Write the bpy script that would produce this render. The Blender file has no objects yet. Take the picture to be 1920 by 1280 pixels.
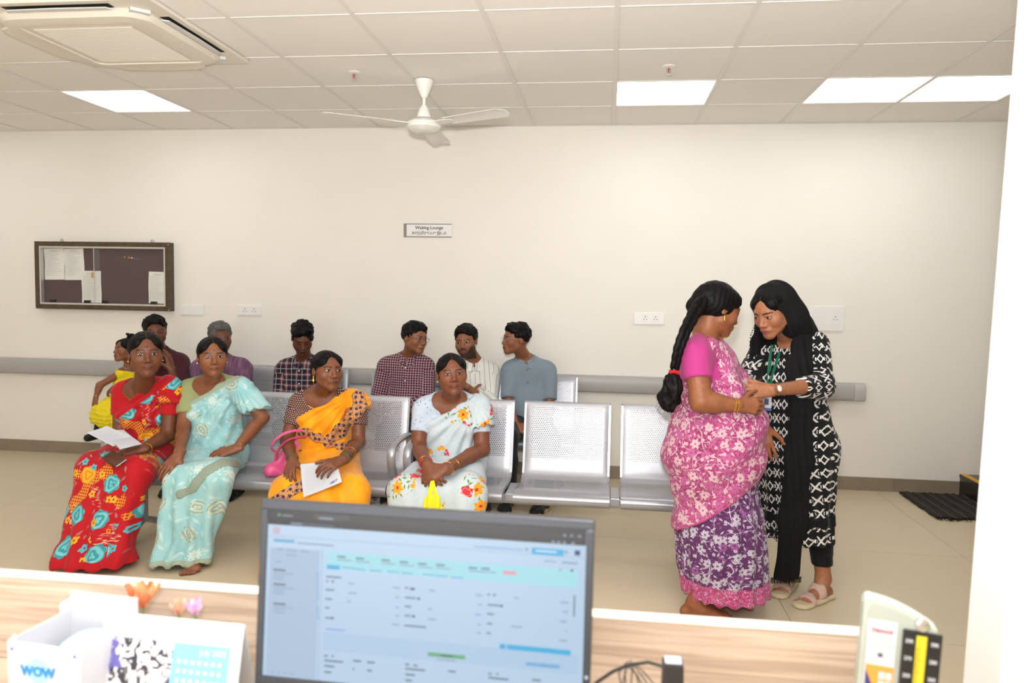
import bpy, bmesh, math, random
import numpy as np
from mathutils import Vector, Matrix
from math import sin, cos, pi, radians

# ------------------------------------------------------------------ camera
scene = bpy.context.scene
COL = scene.collection
CAM_F, YAW, PITCH, ROLL = 1434.9, -0.12445, 0.0650, 0.01706
CAM_Z = 1.476
_cy, _sy, _cp, _sp = cos(YAW), sin(YAW), cos(PITCH), sin(PITCH)
_fw = Vector((_sy*_cp, _cy*_cp, -_sp)); _rt = Vector((_cy, -_sy, 0)); _up = _rt.cross(_fw)
RT = _rt*cos(ROLL) + _up*sin(ROLL); UP = -_rt*sin(ROLL) + _up*cos(ROLL); FW = _fw
cam_data = bpy.data.cameras.new('camera'); cam = bpy.data.objects.new('camera', cam_data); COL.objects.link(cam)
cam.matrix_world = Matrix(((RT.x, UP.x, -FW.x, 0), (RT.y, UP.y, -FW.y, 0), (RT.z, UP.z, -FW.z, CAM_Z), (0, 0, 0, 1)))
cam_data.sensor_width = 36.0; cam_data.lens = CAM_F*36.0/1920; cam_data.clip_start = 0.05
cam_data.dof.use_dof = True; cam_data.dof.focus_distance = 4.3; cam_data.dof.aperture_fstop = 3.6
scene.camera = cam

# ------------------------------------------------------------------ world, flash, added fill light, exposure
w = bpy.data.worlds.new('world'); scene.world = w; w.use_nodes = True
w.node_tree.nodes['Background'].inputs[0].default_value = (1.0, 0.93, 0.85, 1)
w.node_tree.nodes['Background'].inputs[1].default_value = 0.55
vs = scene.view_settings
vs.view_transform = 'Standard'; vs.look = 'None'; vs.gamma = 1; vs.use_curve_mapping = False; vs.exposure = -0.10
FLASH_W, PANEL_E, FILL_W = 205.0, 5.0, 105.0
def area(name, loc, size, watts, target, color=(1, 1, 1)):
    l = bpy.data.lights.new(name, 'AREA'); l.size = size; l.energy = watts; l.color = color
    o = bpy.data.objects.new(name, l); COL.objects.link(o); o.location = loc
    o.rotation_euler = (Vector(target)-Vector(loc)).to_track_quat('-Z', 'Y').to_euler()
    return o
area('camera_flash', (-0.02, -0.03, 1.66), 0.10, FLASH_W, (-0.4, 1.75, 4.4), (0.98, 0.985, 1.0))
area('added_room_fill', (-1.5, -2.3, 1.3), 2.2, FILL_W, (-1.5, 6, 5.0), (0.97, 0.985, 1.0))  # unseen area light added behind the camera to brighten the room softly

def at(px, py, Y):
    """the point of the room at depth Y that the photograph shows at px, py"""
    d = FW + RT*((px-960)/CAM_F) + UP*((640-py)/CAM_F)
    d = d*(Y/d.y)
    return Vector((d.x, d.y, d.z+CAM_Z))
V3 = lambda *a: np.array(a, dtype=float)

# ------------------------------------------------------------------ node helpers
class N:
    """a shader value that can be written as arithmetic"""
    def __init__(s, T, sock): s.T, s.s = T, sock
    def _m(s, op, *a):
        n = s.T.nodes.new('ShaderNodeMath'); n.operation = op
        for i, v in enumerate((s,)+a):
            if isinstance(v, N): s.T.links.new(v.s, n.inputs[i])
            else: n.inputs[i].default_value = v
        return N(s.T, n.outputs[0])
    def __add__(s, o): return s._m('ADD', o)
    __radd__ = __add__
    def __mul__(s, o): return s._m('MULTIPLY', o)
    __rmul__ = __mul__
    def __sub__(s, o): return s._m('SUBTRACT', o)
    def __rsub__(s, o): return (s*-1.0)+o
    def __truediv__(s, o): return s._m('DIVIDE', o)
    def abs(s): return s._m('ABSOLUTE')
    def sin(s): return s._m('SINE')
    def cos(s): return s._m('COSINE')
    def sqrt(s): return s._m('SQRT')
    def frac(s): return s._m('FRACT')
    def floor(s): return s._m('FLOOR')
    def min(s, o): return s._m('MINIMUM', o)
    def max(s, o): return s._m('MAXIMUM', o)
    def lt(s, o): return s._m('LESS_THAN', o)
    def gt(s, o): return s._m('GREATER_THAN', o)
    def atan2(s, o): return s._m('ARCTAN2', o)
    def step(s, a, b):
        """0 below a, 1 above b, smooth between (a > b turns it round)"""
        n = s.T.nodes.new('ShaderNodeMapRange'); n.interpolation_type = 'SMOOTHSTEP'
        s.T.links.new(s.s, n.inputs[0])
        if a < b: n.inputs[1].default_value, n.inputs[2].default_value = a, b
        else:
            n.inputs[1].default_value, n.inputs[2].default_value = b, a
            n.inputs[3].default_value, n.inputs[4].default_value = 1.0, 0.0
        return N(s.T, n.outputs[0])

def lin(c):
    """sRGB 0-255 to linear"""
    return tuple(((v/255)/12.92 if v/255 <= 0.04045 else ((v/255+0.055)/1.055)**2.4) for v in c)+(1,)

class Mat:
    def __init__(s, name, rough=0.5, metal=0.0, spec=0.5, sheen=0.0):
        m = bpy.data.materials.new(name); m.use_nodes = True; s.m = m; s.T = m.node_tree
        s.b = s.T.nodes['Principled BSDF']
        s.b.inputs['Roughness'].default_value = rough; s.b.inputs['Metallic'].default_value = metal
        s.b.inputs['Specular IOR Level'].default_value = spec
        if sheen: s.b.inputs['Sheen Weight'].default_value = sheen
        s._obj = None
    def val(s, v):
        n = s.T.nodes.new('ShaderNodeValue'); n.outputs[0].default_value = v; return N(s.T, n.outputs[0])
    def col(s, c):
        n = s.T.nodes.new('ShaderNodeRGB'); n.outputs[0].default_value = lin(c); return n.outputs[0]
    def objc(s):
        if not s._obj:
            s._obj = s.T.nodes.new('ShaderNodeTexCoord').outputs['Object']
        return s._obj
    def attr(s, name):
        n = s.T.nodes.new('ShaderNodeAttribute'); n.attribute_name = name; return n
    def xyz(s, vec=None):
        n = s.T.nodes.new('ShaderNodeSeparateXYZ'); s.T.links.new(vec if vec is not None else s.objc(), n.inputs[0])
        return [N(s.T, o) for o in n.outputs]
    def vec(s, x, y, z=0.0):
        n = s.T.nodes.new('ShaderNodeCombineXYZ')
        for i, v in enumerate((x, y, z)):
            if isinstance(v, N): s.T.links.new(v.s, n.inputs[i])
            else: n.inputs[i].default_value = v
        return n.outputs[0]
    def noise(s, scale, vec=None, detail=2.0, dist=0.0, rough=0.5):
        n = s.T.nodes.new('ShaderNodeTexNoise'); n.inputs['Scale'].default_value = scale
        n.inputs['Detail'].default_value = detail; n.inputs['Distortion'].default_value = dist; n.inputs['Roughness'].default_value = rough
        s.T.links.new(vec if vec is not None else s.objc(), n.inputs['Vector']); return N(s.T, n.outputs['Fac'])
    def mix(s, a, b, f):
        """colour mix; a, b sockets or sRGB tuples"""
        n = s.T.nodes.new('ShaderNodeMix'); n.data_type = 'RGBA'; n.clamp_factor = True
        if isinstance(f, N): s.T.links.new(f.s, n.inputs[0])
        else: n.inputs[0].default_value = f
        for v, i in ((a, 6), (b, 7)):
            if isinstance(v, tuple): n.inputs[i].default_value = lin(v)
            else: s.T.links.new(v, n.inputs[i])
        return n.outputs[2]
    def base(s, c):
        if isinstance(c, tuple): s.b.inputs['Base Color'].default_value = lin(c)
        else: s.T.links.new(c, s.b.inputs['Base Color'])
        return s
    def rough(s, v): s.T.links.new(v.s, s.b.inputs['Roughness']); return s
    def alpha(s, v): s.T.links.new(v.s, s.b.inputs['Alpha']); return s
    def bump(s, h, strength=0.3, dist=0.005):
        n = s.T.nodes.new('ShaderNodeBump'); n.inputs['Strength'].default_value = strength; n.inputs['Distance'].default_value = dist
        s.T.links.new(h.s, n.inputs['Height']); s.T.links.new(n.outputs[0], s.b.inputs['Normal']); return s
    def voro(s, scale, vec, rand=1.0):
        n = s.T.nodes.new('ShaderNodeTexVoronoi'); n.inputs['Scale'].default_value = scale; n.inputs['Randomness'].default_value = rand
        s.T.links.new(vec, n.inputs['Vector']); return n
    def emit(s, c, e):
        if isinstance(c, tuple): s.b.inputs['Emission Color'].default_value = lin(c)
        else: s.T.links.new(c, s.b.inputs['Emission Color'])
        s.b.inputs['Emission Strength'].default_value = e; return s

def plain(name, c, rough=0.5, metal=0.0, spec=0.5, var=0.0, scale=40):
    M = Mat(name, rough, metal, spec)
    if var:
        f = M.noise(scale, detail=3)
        d = tuple(max(0, v*(1-var)) for v in c)
        M.base(M.mix(d, c, f.step(0.35, 0.65)))
    else: M.base(c)
    return M.m

# ------------------------------------------------------------------ mesh helpers
class MB:
    def __init__(s): s.v, s.f, s.mi = [], [], []
    def add(s, v, f, mi=0):
        n = len(s.v); s.v += [tuple(p) for p in v]; s.f += [tuple(i+n for i in q) for q in f]; s.mi += [mi]*len(f); return s
    def box(s, x0, x1, y0, y1, z0, z1, mi=0, M=None):
        v = [(x, y, z) for z in (z0, z1) for y in (y0, y1) for x in (x0, x1)]
        if M is not None: v = [M @ Vector(p) for p in v]
        return s.add(v, [(0, 2, 3, 1), (4, 5, 7, 6), (0, 1, 5, 4), (2, 6, 7, 3), (0, 4, 6, 2), (1, 3, 7, 5)], mi)
    def prism(s, pts, y0, y1, mi=0, M=None, plane='xz'):
        """a closed outline (counter-clockwise seen from the front) given thickness"""
        mk = {'xz': lambda a, b, t: (a, t, b), 'yz': lambda a, b, t: (t, a, b), 'xy': lambda a, b, t: (a, b, t)}[plane]
        n = len(pts); v = [mk(a, b, y0) for a, b in pts]+[mk(a, b, y1) for a, b in pts]
        if M is not None: v = [M @ Vector(p) for p in v]
        f = [tuple(range(n)), tuple(range(2*n-1, n-1, -1))]+[(i, i+n, (i+1) % n+n, (i+1) % n) for i in range(n)]
        return s.add(v, f, mi)
    def tube(s, pts, r, seg=8, mi=0, closed=False, cap=True, flat=1.0, up=None):
        pts = [Vector(p) for p in pts]; n = len(pts)
        rs = r if hasattr(r, '__len__') else [r]*n
        vs_, prev = [], (Vector(up) if up else None)
        for i, p in enumerate(pts):
            if closed: t = pts[(i+1) % n]-pts[i-1]
            else: t = pts[min(i+1, n-1)]-pts[max(i-1, 0)]
            t.normalize()
            if prev is None: prev = Vector((0, 0, 1)) if abs(t.z) < .9 else Vector((1, 0, 0))
            a = prev-t*prev.dot(t)
            if a.length < 1e-6: a = t.orthogonal()
            a.normalize(); b = t.cross(a); prev = a
            for k in range(seg):
                q = 2*pi*k/seg; vs_.append(p+a*(cos(q)*rs[i]*flat)+b*(sin(q)*rs[i]))
        fs = []
        m = n if closed else n-1
        for i in range(m):
            for k in range(seg):
                j = (i+1) % n
                fs.append((i*seg+k, i*seg+(k+1) % seg, j*seg+(k+1) % seg, j*seg+k))
        if cap and not closed: fs += [tuple(range(seg-1, -1, -1)), tuple((n-1)*seg+k for k in range(seg))]
        return s.add(vs_, fs, mi)
    def lathe(s, prof, c=(0, 0, 0), seg=24, mi=0, axis='z', M=None):
        v, f = [], []
        for (r, z) in prof:
            for k in range(seg):
                q = 2*pi*k/seg
                p = (r*cos(q), r*sin(q), z) if axis == 'z' else (r*cos(q), z, r*sin(q))
                v.append((p[0]+c[0], p[1]+c[1], p[2]+c[2]))
        if M is not None: v = [M @ Vector(p) for p in v]
        for i in range(len(prof)-1):
            for k in range(seg):
                f.append((i*seg+k, i*seg+(k+1) % seg, (i+1)*seg+(k+1) % seg, (i+1)*seg+k))
        f += [tuple(range(seg-1, -1, -1)), tuple((len(prof)-1)*seg+k for k in range(seg))]
        return s.add(v, f, mi)
    def mesh(s, name, mats, smooth=False, bevel=0, ang=40):
        me = bpy.data.meshes.new(name); me.from_pydata(s.v, [], s.f)
        for m in (mats if isinstance(mats, (list, tuple)) else [mats]): me.materials.append(m)
        me.polygons.foreach_set('material_index', s.mi)
        b = bmesh.new(); b.from_mesh(me); bmesh.ops.recalc_face_normals(b, faces=b.faces)
        if bevel:
            es = [e for e in b.edges if len(e.link_faces) == 2 and e.calc_face_angle(0) > radians(30)]
            bmesh.ops.bevel(b, geom=es, offset=bevel, segments=2 if not smooth else 3, profile=0.6, affect='EDGES', clamp_overlap=True)
        b.to_mesh(me); b.free()
        if smooth:
            me.polygons.foreach_set('use_smooth', [True]*len(me.polygons))
            try: me.set_sharp_from_angle(angle=radians(ang))
            except Exception: pass
        return me
    def build(s, name, mats, parent=None, smooth=False, bevel=0, loc=None, ang=40):
        o = bpy.data.objects.new(name, s.mesh(name, mats, smooth, bevel, ang)); COL.objects.link(o)
        if parent: o.parent = parent
        if loc is not None: o.location = loc
        return o

def tag(o, label=None, cat=None, group=None, kind=None):
    if label: o['label'] = label
    if cat: o['category'] = cat
    if group: o['group'] = group
    if kind: o['kind'] = kind
    return o
def empty(name, loc=(0, 0, 0), rz=0.0):
    o = bpy.data.objects.new(name, None); COL.objects.link(o); o.location = loc; o.rotation_euler = (0, 0, rz); o.empty_display_size = .1
    return o
KIDS = {}
def kids(o): return [c for c in bpy.data.objects if c.parent == o]
def copy_tree(o, parent=None, known=None):
    known = known if known is not None else list(bpy.data.objects)
    c = o.copy(); COL.objects.link(c)
    if parent: c.parent = parent
    for ch in [k for k in known if k.parent == o]: copy_tree(ch, c, known)
    return c
def inst(name, me, parent=None, loc=(0, 0, 0), rot=None):
    o = bpy.data.objects.new(name, me); COL.objects.link(o); o.location = loc
    if rot: o.rotation_euler = rot
    if parent: o.parent = parent
    return o
def text_mesh(body, size, depth=0.0, align='CENTER', bold=0.0):
    cu = bpy.data.curves.new('t', 'FONT'); cu.body = body; cu.size = size; cu.extrude = depth; cu.align_x = align; cu.align_y = 'CENTER'; cu.offset = bold
    cu.resolution_u = 2
    o = bpy.data.objects.new('t', cu); COL.objects.link(o)
    dg = bpy.context.evaluated_depsgraph_get(); me = bpy.data.meshes.new_from_object(o.evaluated_get(dg)); bpy.data.objects.remove(o)
    return me
def text(body, size, mat, parent, loc, rot=(pi/2, 0, 0), name='lettering', align='CENTER', bold=0.0, M=None):
    me = text_mesh(body, size, 0.0002, align, bold); me.materials.clear(); me.materials.append(mat)
    o = inst(name, me, parent, loc, rot)
    if M is not None: o.matrix_local = M
    return o

# ================================================================== ROOM
WY = 6.096                       # the back wall
CZ = 2.778                       # the ceiling
T = 0.624; GX, GY = -1.866, 3.613
XL, XR, YN = -6.6, 4.4, -2.6
M_wall = Mat('wall_paint', 0.55); M_wall.base(M_wall.mix((236, 231, 221), (240, 235, 226), M_wall.noise(3.0))); M_wall.bump(M_wall.noise(260), 0.05, 0.002)
M_wallw = plain('white_paint', (246, 246, 245), 0.5)
M_tile = Mat('ceiling_tile', 0.8); M_tile.base((247, 243, 237)); M_tile.bump(M_tile.noise(420, detail=3), 0.1, 0.001); M_tile = M_tile.m
M_rail = plain('ceiling_rail_paint', (236, 232, 225), 0.45)
M_floor = Mat('floor_tile', 0.3, spec=0.4)
M_floor.base(M_floor.mix((204, 188, 158), (211, 196, 167), M_floor.noise(5, detail=4))); M_floor = M_floor.m
M_grout = plain('grout', (205, 196, 178), 0.8)
M_skirt = plain('skirting_tile', (146, 131, 112), 0.35, var=0.05, scale=8)
def st(o): o['kind'] = 'structure'; return o

o = st(MB().box(XL, XR, WY, WY+.15, 0, CZ+.4).build('wall_back', M_wall.m))
st(MB().box(XL-.15, XL, YN, WY+.15, 0, CZ+.4).build('wall_left', M_wall.m))
st(MB().box(XR, XR+.15, YN, WY+.15, 0, CZ+.4).build('wall_right', M_wall.m))
st(MB().box(XL, XR, YN-.15, YN, 0, CZ+.4).build('wall_front', M_wall.m))
# the white wall end beside the desk
st(MB().prism([(.782, 0), (4.2, 0), (4.2, CZ-.001), (.842, CZ-.001)], 1.6, 1.75).build('wall_partition', M_wallw, bevel=.004))
# floor: large vitrified tiles with thin joints
fl = st(MB().box(XL, XR, YN, WY, -.12, -.006).build('floor', M_grout))
FT = 1.2
tile_me = MB().box(-FT/2+.0012, FT/2-.0012, -FT/2+.0012, FT/2-.0012, -.0055, 0).mesh('tile', M_floor)
X0, Y0 = 0.86-FT*6, 3.40-FT*5
for i in range(10):
    for j in range(8):
        cx, cy = X0+FT*(i+.5), Y0+FT*(j+.5)
        a0, a1 = max(cx-FT/2, XL), min(cx+FT/2, XR); b0, b1 = max(cy-FT/2, YN), min(cy+FT/2, WY)
        if a1-a0 < .05 or b1-b0 < .05: continue
        if a1-a0 > FT-.01 and b1-b0 > FT-.01: inst('tile', tile_me, fl, (cx, cy, 0))
        else: MB().box(a0-cx+.0012, a1-cx-.0012, b0-cy+.0012, b1-cy-.0012, -.0055, 0).build('tile', M_floor, fl, loc=(cx, cy, 0))
# ceiling: slab above, lay-in panels one by one, runners
M_light = Mat('light_diffuser', 0.6); M_light.base((250, 250, 250)); M_light.emit((250, 252, 255), PANEL_E); M_light = M_light.m
ce = st(MB().box(XL, XR, YN, WY, CZ+.12, CZ+.3).build('ceiling', M_rail))
LIGHTS = {(-3, 2), (3, 2), (5, 2), (6, 2), (0, -2), (3, -2), (6, -2), (-3, -2), (-6, 2), (-6, -2), (0, -5), (3, -5), (6, -5), (-3, -5)}
m = .006
pan = MB().box(m, T-m, m, T-m, 0, .012).mesh('ceiling_panel', M_tile, bevel=.003)
i0 = int(math.floor((XL-GX)/T)); i1 = int(math.ceil((XR-GX)/T)); j0 = int(math.floor((YN-GY)/T))
for i in range(i0, i1):
    for j in range(j0, 4):
        x, y = GX+i*T, GY+j*T
        if (i, j) in LIGHTS: continue
        if i in (-1, -2) and j in (0, 1) and False: continue
        a0, a1, b0, b1 = max(x, XL), min(x+T, XR), max(y, YN), min(y+T, WY)
        if a1-a0 < .03 or b1-b0 < .03: continue
        if a1-a0 > T-.001 and b1-b0 > T-.001: inst('ceiling_panel', pan, ce, (x, y, CZ+.004))
        else: MB().box(a0-x+m, a1-x-m, b0-y+m, b1-y-m, 0, .012).build('ceiling_panel', M_tile, ce, loc=(x, y, CZ+.004))
for i in range(i0, i1+1):
    x = GX+i*T
    if XL < x < XR: MB().box(-.012, .012, YN, WY, 0, .003).box(-.003, .003, YN, WY, .003, .03).build('main_runner', M_rail, ce, loc=(x, 0, CZ-.001), bevel=.0006)
for j in range(j0, 4):
    y = GY+j*T
    if YN < y < WY: MB().box(XL, XR, -.006, .006, 0, .003).box(XL, XR, -.003, .003, .003, .03).build('cross_runner', M_rail, ce, loc=(0, y, CZ+.0005))
MB().box(XL, XR, -.02, 0, 0, .003).build('wall_angle', M_rail, ce, loc=(0, WY-.0005, CZ-.0005))
desc = {(-3, 2): 'lit square ceiling light panel on its own beside the air conditioner, left of the fan',
        (3, 2): 'lit square ceiling light panel between the fan and the paired panels, below a sprinkler',
        (5, 2): 'lit square ceiling light panel, left one of the touching pair at the right',
        (6, 2): 'lit square ceiling light panel, right one of the pair, cut by the white partition'}
for (i, j) in sorted(LIGHTS):
    x, y = GX+i*T, GY+j*T
    if y < YN or x < XL: continue
    r = empty('light_panel', (x+T/2, y+T/2, CZ)); h = T/2
    f = MB()
    for a in ((-h+.004, h-.004, -h+.004, -h+.016), (-h+.004, h-.004, h-.016, h-.004), (-h+.004, -h+.016, -h+.016, h-.016), (h-.016, h-.004, -h+.016, h-.016)):
        f.box(a[0], a[1], a[2], a[3], .0022, .012)
    f.build('frame', M_rail, r)
    MB().box(-h+.0162, h-.0162, -h+.0162, h-.0162, .006, .010).build('diffuser', M_light, r)
    side = {-6: 'far left end, ', -3: 'above the left of the desk, ', 0: 'above the monitor, ', 3: 'above the right desk end, ', 6: 'beyond the white partition, '}.get(i, '')
    rowd = {2: 'in the row of the fan', -2: 'nearer than the fan', -5: 'in the rearmost row'}[j]
    tag(r, desc.get((i, j), 'lit ceiling light panel, '+side+rowd), 'light', 'ceiling light panels')
# skirting in tile lengths
sk = st(empty('baseboard_back', (0, WY, 0)))
n = 0; x = XL
while x < XR-.01:
    x1 = min(x+.8, XR); MB().box(x+.0008, x1-.0008, -.012, 0, 0, .102).build('skirting_tile', M_skirt, sk, bevel=.001); x = x1
# handrail bumper
hr = empty('wall_handrail', (0, WY, .76)); tag(hr, 'long grey plastic crash rail with rounded end cap, fixed along the back wall', 'handrail')
M_hr = plain('rail_plastic', (171, 168, 165), 0.4); M_hr2 = plain('rail_plastic_light', (186, 184, 181), 0.35)
prof = [(-.006, -.066), (-.03, -.07), (-.062, -.064), (-.07, -.05), (-.072, .02), (-.068, .045), (-.058, .062), (-.03, .068), (-.006, .066)]
hx = 1.86
MB().prism(prof, XL+.01, hx, plane='yz').build('rail_cover', M_hr, hr, smooth=True, ang=50)
MB().prism([(a*1.02, b*1.02) for a, b in prof], hx+.001, hx+.085, plane='yz').build('end_cap', M_hr2, hr, smooth=True, bevel=.008, ang=50)
for k in range(6): MB().box(-.02, .02, -.03, -.0005, -.04, .04).build('bracket', M_hr, hr, loc=(-5.5+k*1.4, 0, 0))
# step at the right with yellow nosing, and the rag rug before it
stp = empty('granite_step', (2.66, 5.3, 0)); tag(stp, 'black granite step with yellow edge strip beside the white partition', 'step')
M_gran = Mat('black_granite', 0.25); M_gran.base(M_gran.mix((38, 33, 30), (62, 55, 48), M_gran.noise(300).step(.55, .7))); M_gran = M_gran.m
MB().box(.006, 1.7, .006, .796-.013, 0, .135).build('riser', M_gran, stp)
MB().box(0, 1.7, 0, .796-.013, .135, .16).build('tread', M_gran, stp, bevel=.003)
MB().box(.004, .05, .004, .78, .1601, .163).build('edge_strip', plain('yellow_strip', (222, 158, 20), 0.5), stp)
rg = empty('rag_rug', (2.44, 5.70, 0)); tag(rg, 'small black woven rag rug with frayed edges on the floor by the step', 'rug')
M_rug = Mat('rug_black', 0.95); M_rug.base(M_rug.mix((20, 18, 18), (58, 52, 48), M_rug.noise(120, detail=3).step(.5, .75))); M_rug = M_rug.m
M_rug2 = plain('rug_fleck', (120, 104, 84), 0.95)
rnd = random.Random(4)
for k in range(11):
    x = -.205+k*.041; pts = [(x+.004*sin(t*2+k), -.33+.015*sin(k*1.7)+t*.66/14, .011) for t in range(15)]
    MB().tube(pts, [.0225*(1+.12*rnd.uniform(-1, 1)) for _ in pts], 6, flat=.45, up=(0, 0, 1)).build('rug_strip', M_rug, rg, smooth=True)
    if k % 2 == 0: MB().tube([(p[0]+.02, p[1], .0185) for p in pts], .0016, 5).build('fleck_yarn', M_rug2, rg)
fr = MB()
for k in range(70):
    s_ = rnd.choice((-1, 1)); x = rnd.uniform(-.22, .22); y = s_*.33
    fr.tube([(x, y, .008), (x+rnd.uniform(-.01, .01), y+s_*.02, .012), (x+rnd.uniform(-.02, .02), y+s_*rnd.uniform(.03, .04), .003)], .002, 4)
fr.build('frayed_fringe', M_rug, rg)['kind'] = 'stuff'
# ================================================================== WALL AND CEILING FITTINGS
M_white = plain('white_plastic', (238, 236, 230), 0.35)
M_dark = plain('dark_gap', (14, 13, 13), 0.6)
M_metal = plain('bright_metal', (200, 200, 200), 0.25, 1.0)
# notice board
nb = empty('notice_board', (-4.273, WY-.0005, 1.262)); tag(nb, 'glazed notice board with brown wooden frame and maroon backing on the back wall', 'notice board')
BW, BH, BD = 1.235, .575, .07
M_brown = plain('brown_frame', (84, 66, 44), 0.45, var=.2, scale=25); M_alu = plain('aluminium_trim', (208, 206, 202), 0.3, 0.6)
M_mar = Mat('maroon_felt', 0.9); M_mar.base(M_mar.mix((62, 28, 26), (66, 31, 29), M_mar.noise(30))); M_mar = M_mar.m
hw = BW/2
MB().box(-hw+.02, hw-.02, -.02, 0, .02, BH-.02).build('backing', M_mar, nb)
fw_ = .04
for nm, a in (('frame_rail', (-hw, hw, BH-fw_, BH)), ('frame_rail', (-hw, hw, 0, fw_)), ('frame_stile', (-hw, -hw+fw_, fw_, BH-fw_)), ('frame_stile', (hw-fw_, hw, fw_, BH-fw_))):
    MB().box(a[0], a[1], -BD, 0, a[2], a[3]).build(nm, M_brown, nb, bevel=.003)
g = fw_; t = .014
for a in ((-hw+g, hw-g, BH-g-t, BH-g), (-hw+g, hw-g, g, g+t), (-hw+g, -hw+g+t, g+t, BH-g-t), (hw-g-t, hw-g, g+t, BH-g-t)):
    MB().box(a[0], a[1], -BD+.004, -.03, a[2], a[3]).build('inner_trim', M_alu, nb)
M_glass = Mat('glass', 0.03, spec=.25); M_glass.base((255, 255, 255)); M_glass.b.inputs['Alpha'].default_value = 0.03; M_glass = M_glass.m
MB().box(-hw+g+t, -.03, -.05, -.047, g+t, BH-g-t).build('glass_pane', M_glass, nb)
MB().box(-.08, hw-g-t, -.056, -.053, g+t, BH-g-t).build('glass_pane', M_glass, nb)
MB().box(-.08, -.075, -.0575, -.0515, g+t, BH-g-t).build('pane_edge', M_alu, nb)
MB().box(-.098, -.078, -.064, -.0565, .27, .32).build('lock', plain('brass', (200, 170, 110), .3, .7), nb, bevel=.003)
for x in (-.47, -.15, .02, .46): MB().box(x-.022, x+.022, -.062, -.03, g+t, g+t+.025).build('slide_block', M_dark, nb)
for x in (-hw+.21, hw-.19):
    MB().tube([(x+.012*cos(q*pi/6), -.006, BH+.012+.012*sin(q*pi/6)) for q in range(12)], .0035, 6, closed=True).build('hanger_ring', M_metal, nb)
for x in (-hw+.008, hw-.008):
    for z in (.01, BH-.02): MB().lathe([(.003, 0), (.006, -.001), (.005, -.004), (.001, -.005)], seg=10, axis='y').build('corner_screw', M_metal, nb, loc=(x, -BD-.0003, z))
M_paper = plain('paper', (226, 224, 216), 0.7); M_ink = plain('grey_ink', (176, 175, 172), 0.8); M_inkd = plain('dark_ink', (60, 60, 66), 0.8)
def sheet(x0, x1, z0, z1, label, y=-.023, tilt=0., lines=22, seed=1, head=True):
    s = empty('pinned_notice', (nb.location.x+(x0+x1)/2, WY-.0005+y, nb.location.z+(z0+z1)/2)); s.rotation_euler = (0, tilt, 0)
    w_, h_ = (x1-x0)/2, (z1-z0)/2; r = random.Random(seed)
    mb = MB(); nn = 8
    v = []; f = []
    for a in range(nn+1):
        for b in range(2):
            v.append((-w_+2*w_*b, -.002-.003*sin(a*.8+seed), -h_+2*h_*a/nn))
    for a in range(nn): f.append((2*a, 2*a+1, 2*a+3, 2*a+2))
    v2 = [(p[0], p[1]+.0008, p[2]) for p in v]; mb.add(v, f); mb.add(v2, [q[::-1] for q in f]); mb.build('page', M_paper, s)
    li = MB()
    for k in range(lines):
        z = h_*.72-k*(h_*1.5/lines); ln = r.uniform(.5, .95)
        li.box(-w_*.85, -w_*.85+1.7*w_*ln, -.0056, -.0052, z, z+.0018)
    if head: li.box(-w_*.5, w_*.5, -.0056, -.0052, h_*.80, h_*.83); li.box(-w_*.35, w_*.35, -.0056, -.0052, h_*.87, h_*.885)
    o = li.build('printed_lines', M_ink, s); o['kind'] = 'stuff'
    tag(s, label, 'paper', 'sheets in the notice board')
    return s
sheet(-.56, -.375, .25, BH-.057, 'printed sheet at the outer upper corner of the notice board, next to a second sheet', seed=1, tilt=-.02)
sheet(-.372, -.19, .25, BH-.057, 'printed sheet in the notice board between the corner sheet and the bare maroon felt', seed=2, tilt=-.02)
sheet(-.215, -.035, .058, .33, 'printed sheet low in the middle of the notice board, under the brass lock', seed=3)
sheet(.40, .565, .062, .33, 'printed sheet low at the right edge of the notice board', seed=4, tilt=.02)
pcs = [('orange', (214, 110, 50)), ('orange', (220, 140, 60)), ('white', (210, 210, 200)), ('grey', (120, 90, 86)), ('grey', (110, 84, 80)), ('grey', (104, 80, 76))]
for k, (nm, c) in enumerate(pcs):
    p = MB().lathe([(.001, 0), (.007, -.001), (.007, -.003), (.003, -.008), (.006, -.011), (.001, -.012)], seg=10, axis='y').build('push_pin', plain('pin_%s' % nm, c, .4), None, loc=(nb.location.x+(.185, .225, .25, .275, .30, .325)[k], WY-.0206, nb.location.z+.45-.003*k))
    tag(p, {0: 'first orange push pin of the row in the notice board', 1: 'second orange push pin, next to the white one', 2: 'white push pin in the row on maroon felt', 3: 'dull push pin next to the white one', 4: 'dull push pin, last but one of the row', 5: 'dull push pin at the far end of the row'}[k], 'push pin', 'push pins in the notice board')
# room sign
sg = empty('room_sign', tuple(Vector((-1.463, WY-.0005, 1.957)))); tag(sg, 'small white wall sign reading Waiting Lounge in English and Tamil, grey edged', 'sign')
M_sgrey = plain('sign_grey', (138, 132, 122), .4); M_sw = plain('sign_white', (236, 234, 230), .4)
MB().box(-.2, .195, -.006, 0, -.055, .055).build('plate', M_sgrey, sg, bevel=.001)
MB().box(-.174, .2, -.009, -.0062, -.047, .047).build('face', M_sw, sg)
M_black = plain('black_print', (34, 32, 32), .6)
text('Waiting Lounge', .036, M_black, sg, (.012, -.0095, .021), bold=.0006)
text('\u0b95\u0bbe\u0ba4\u0bcd\u0ba4\u0bbf\u0bb0\u0bc1\u0baa\u0bcd\u0baa\u0bc1 \u0b87\u0b9f\u0bae\u0bcd', .030, M_black, sg, (.012, -.0095, -.020), bold=.0003)
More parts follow.
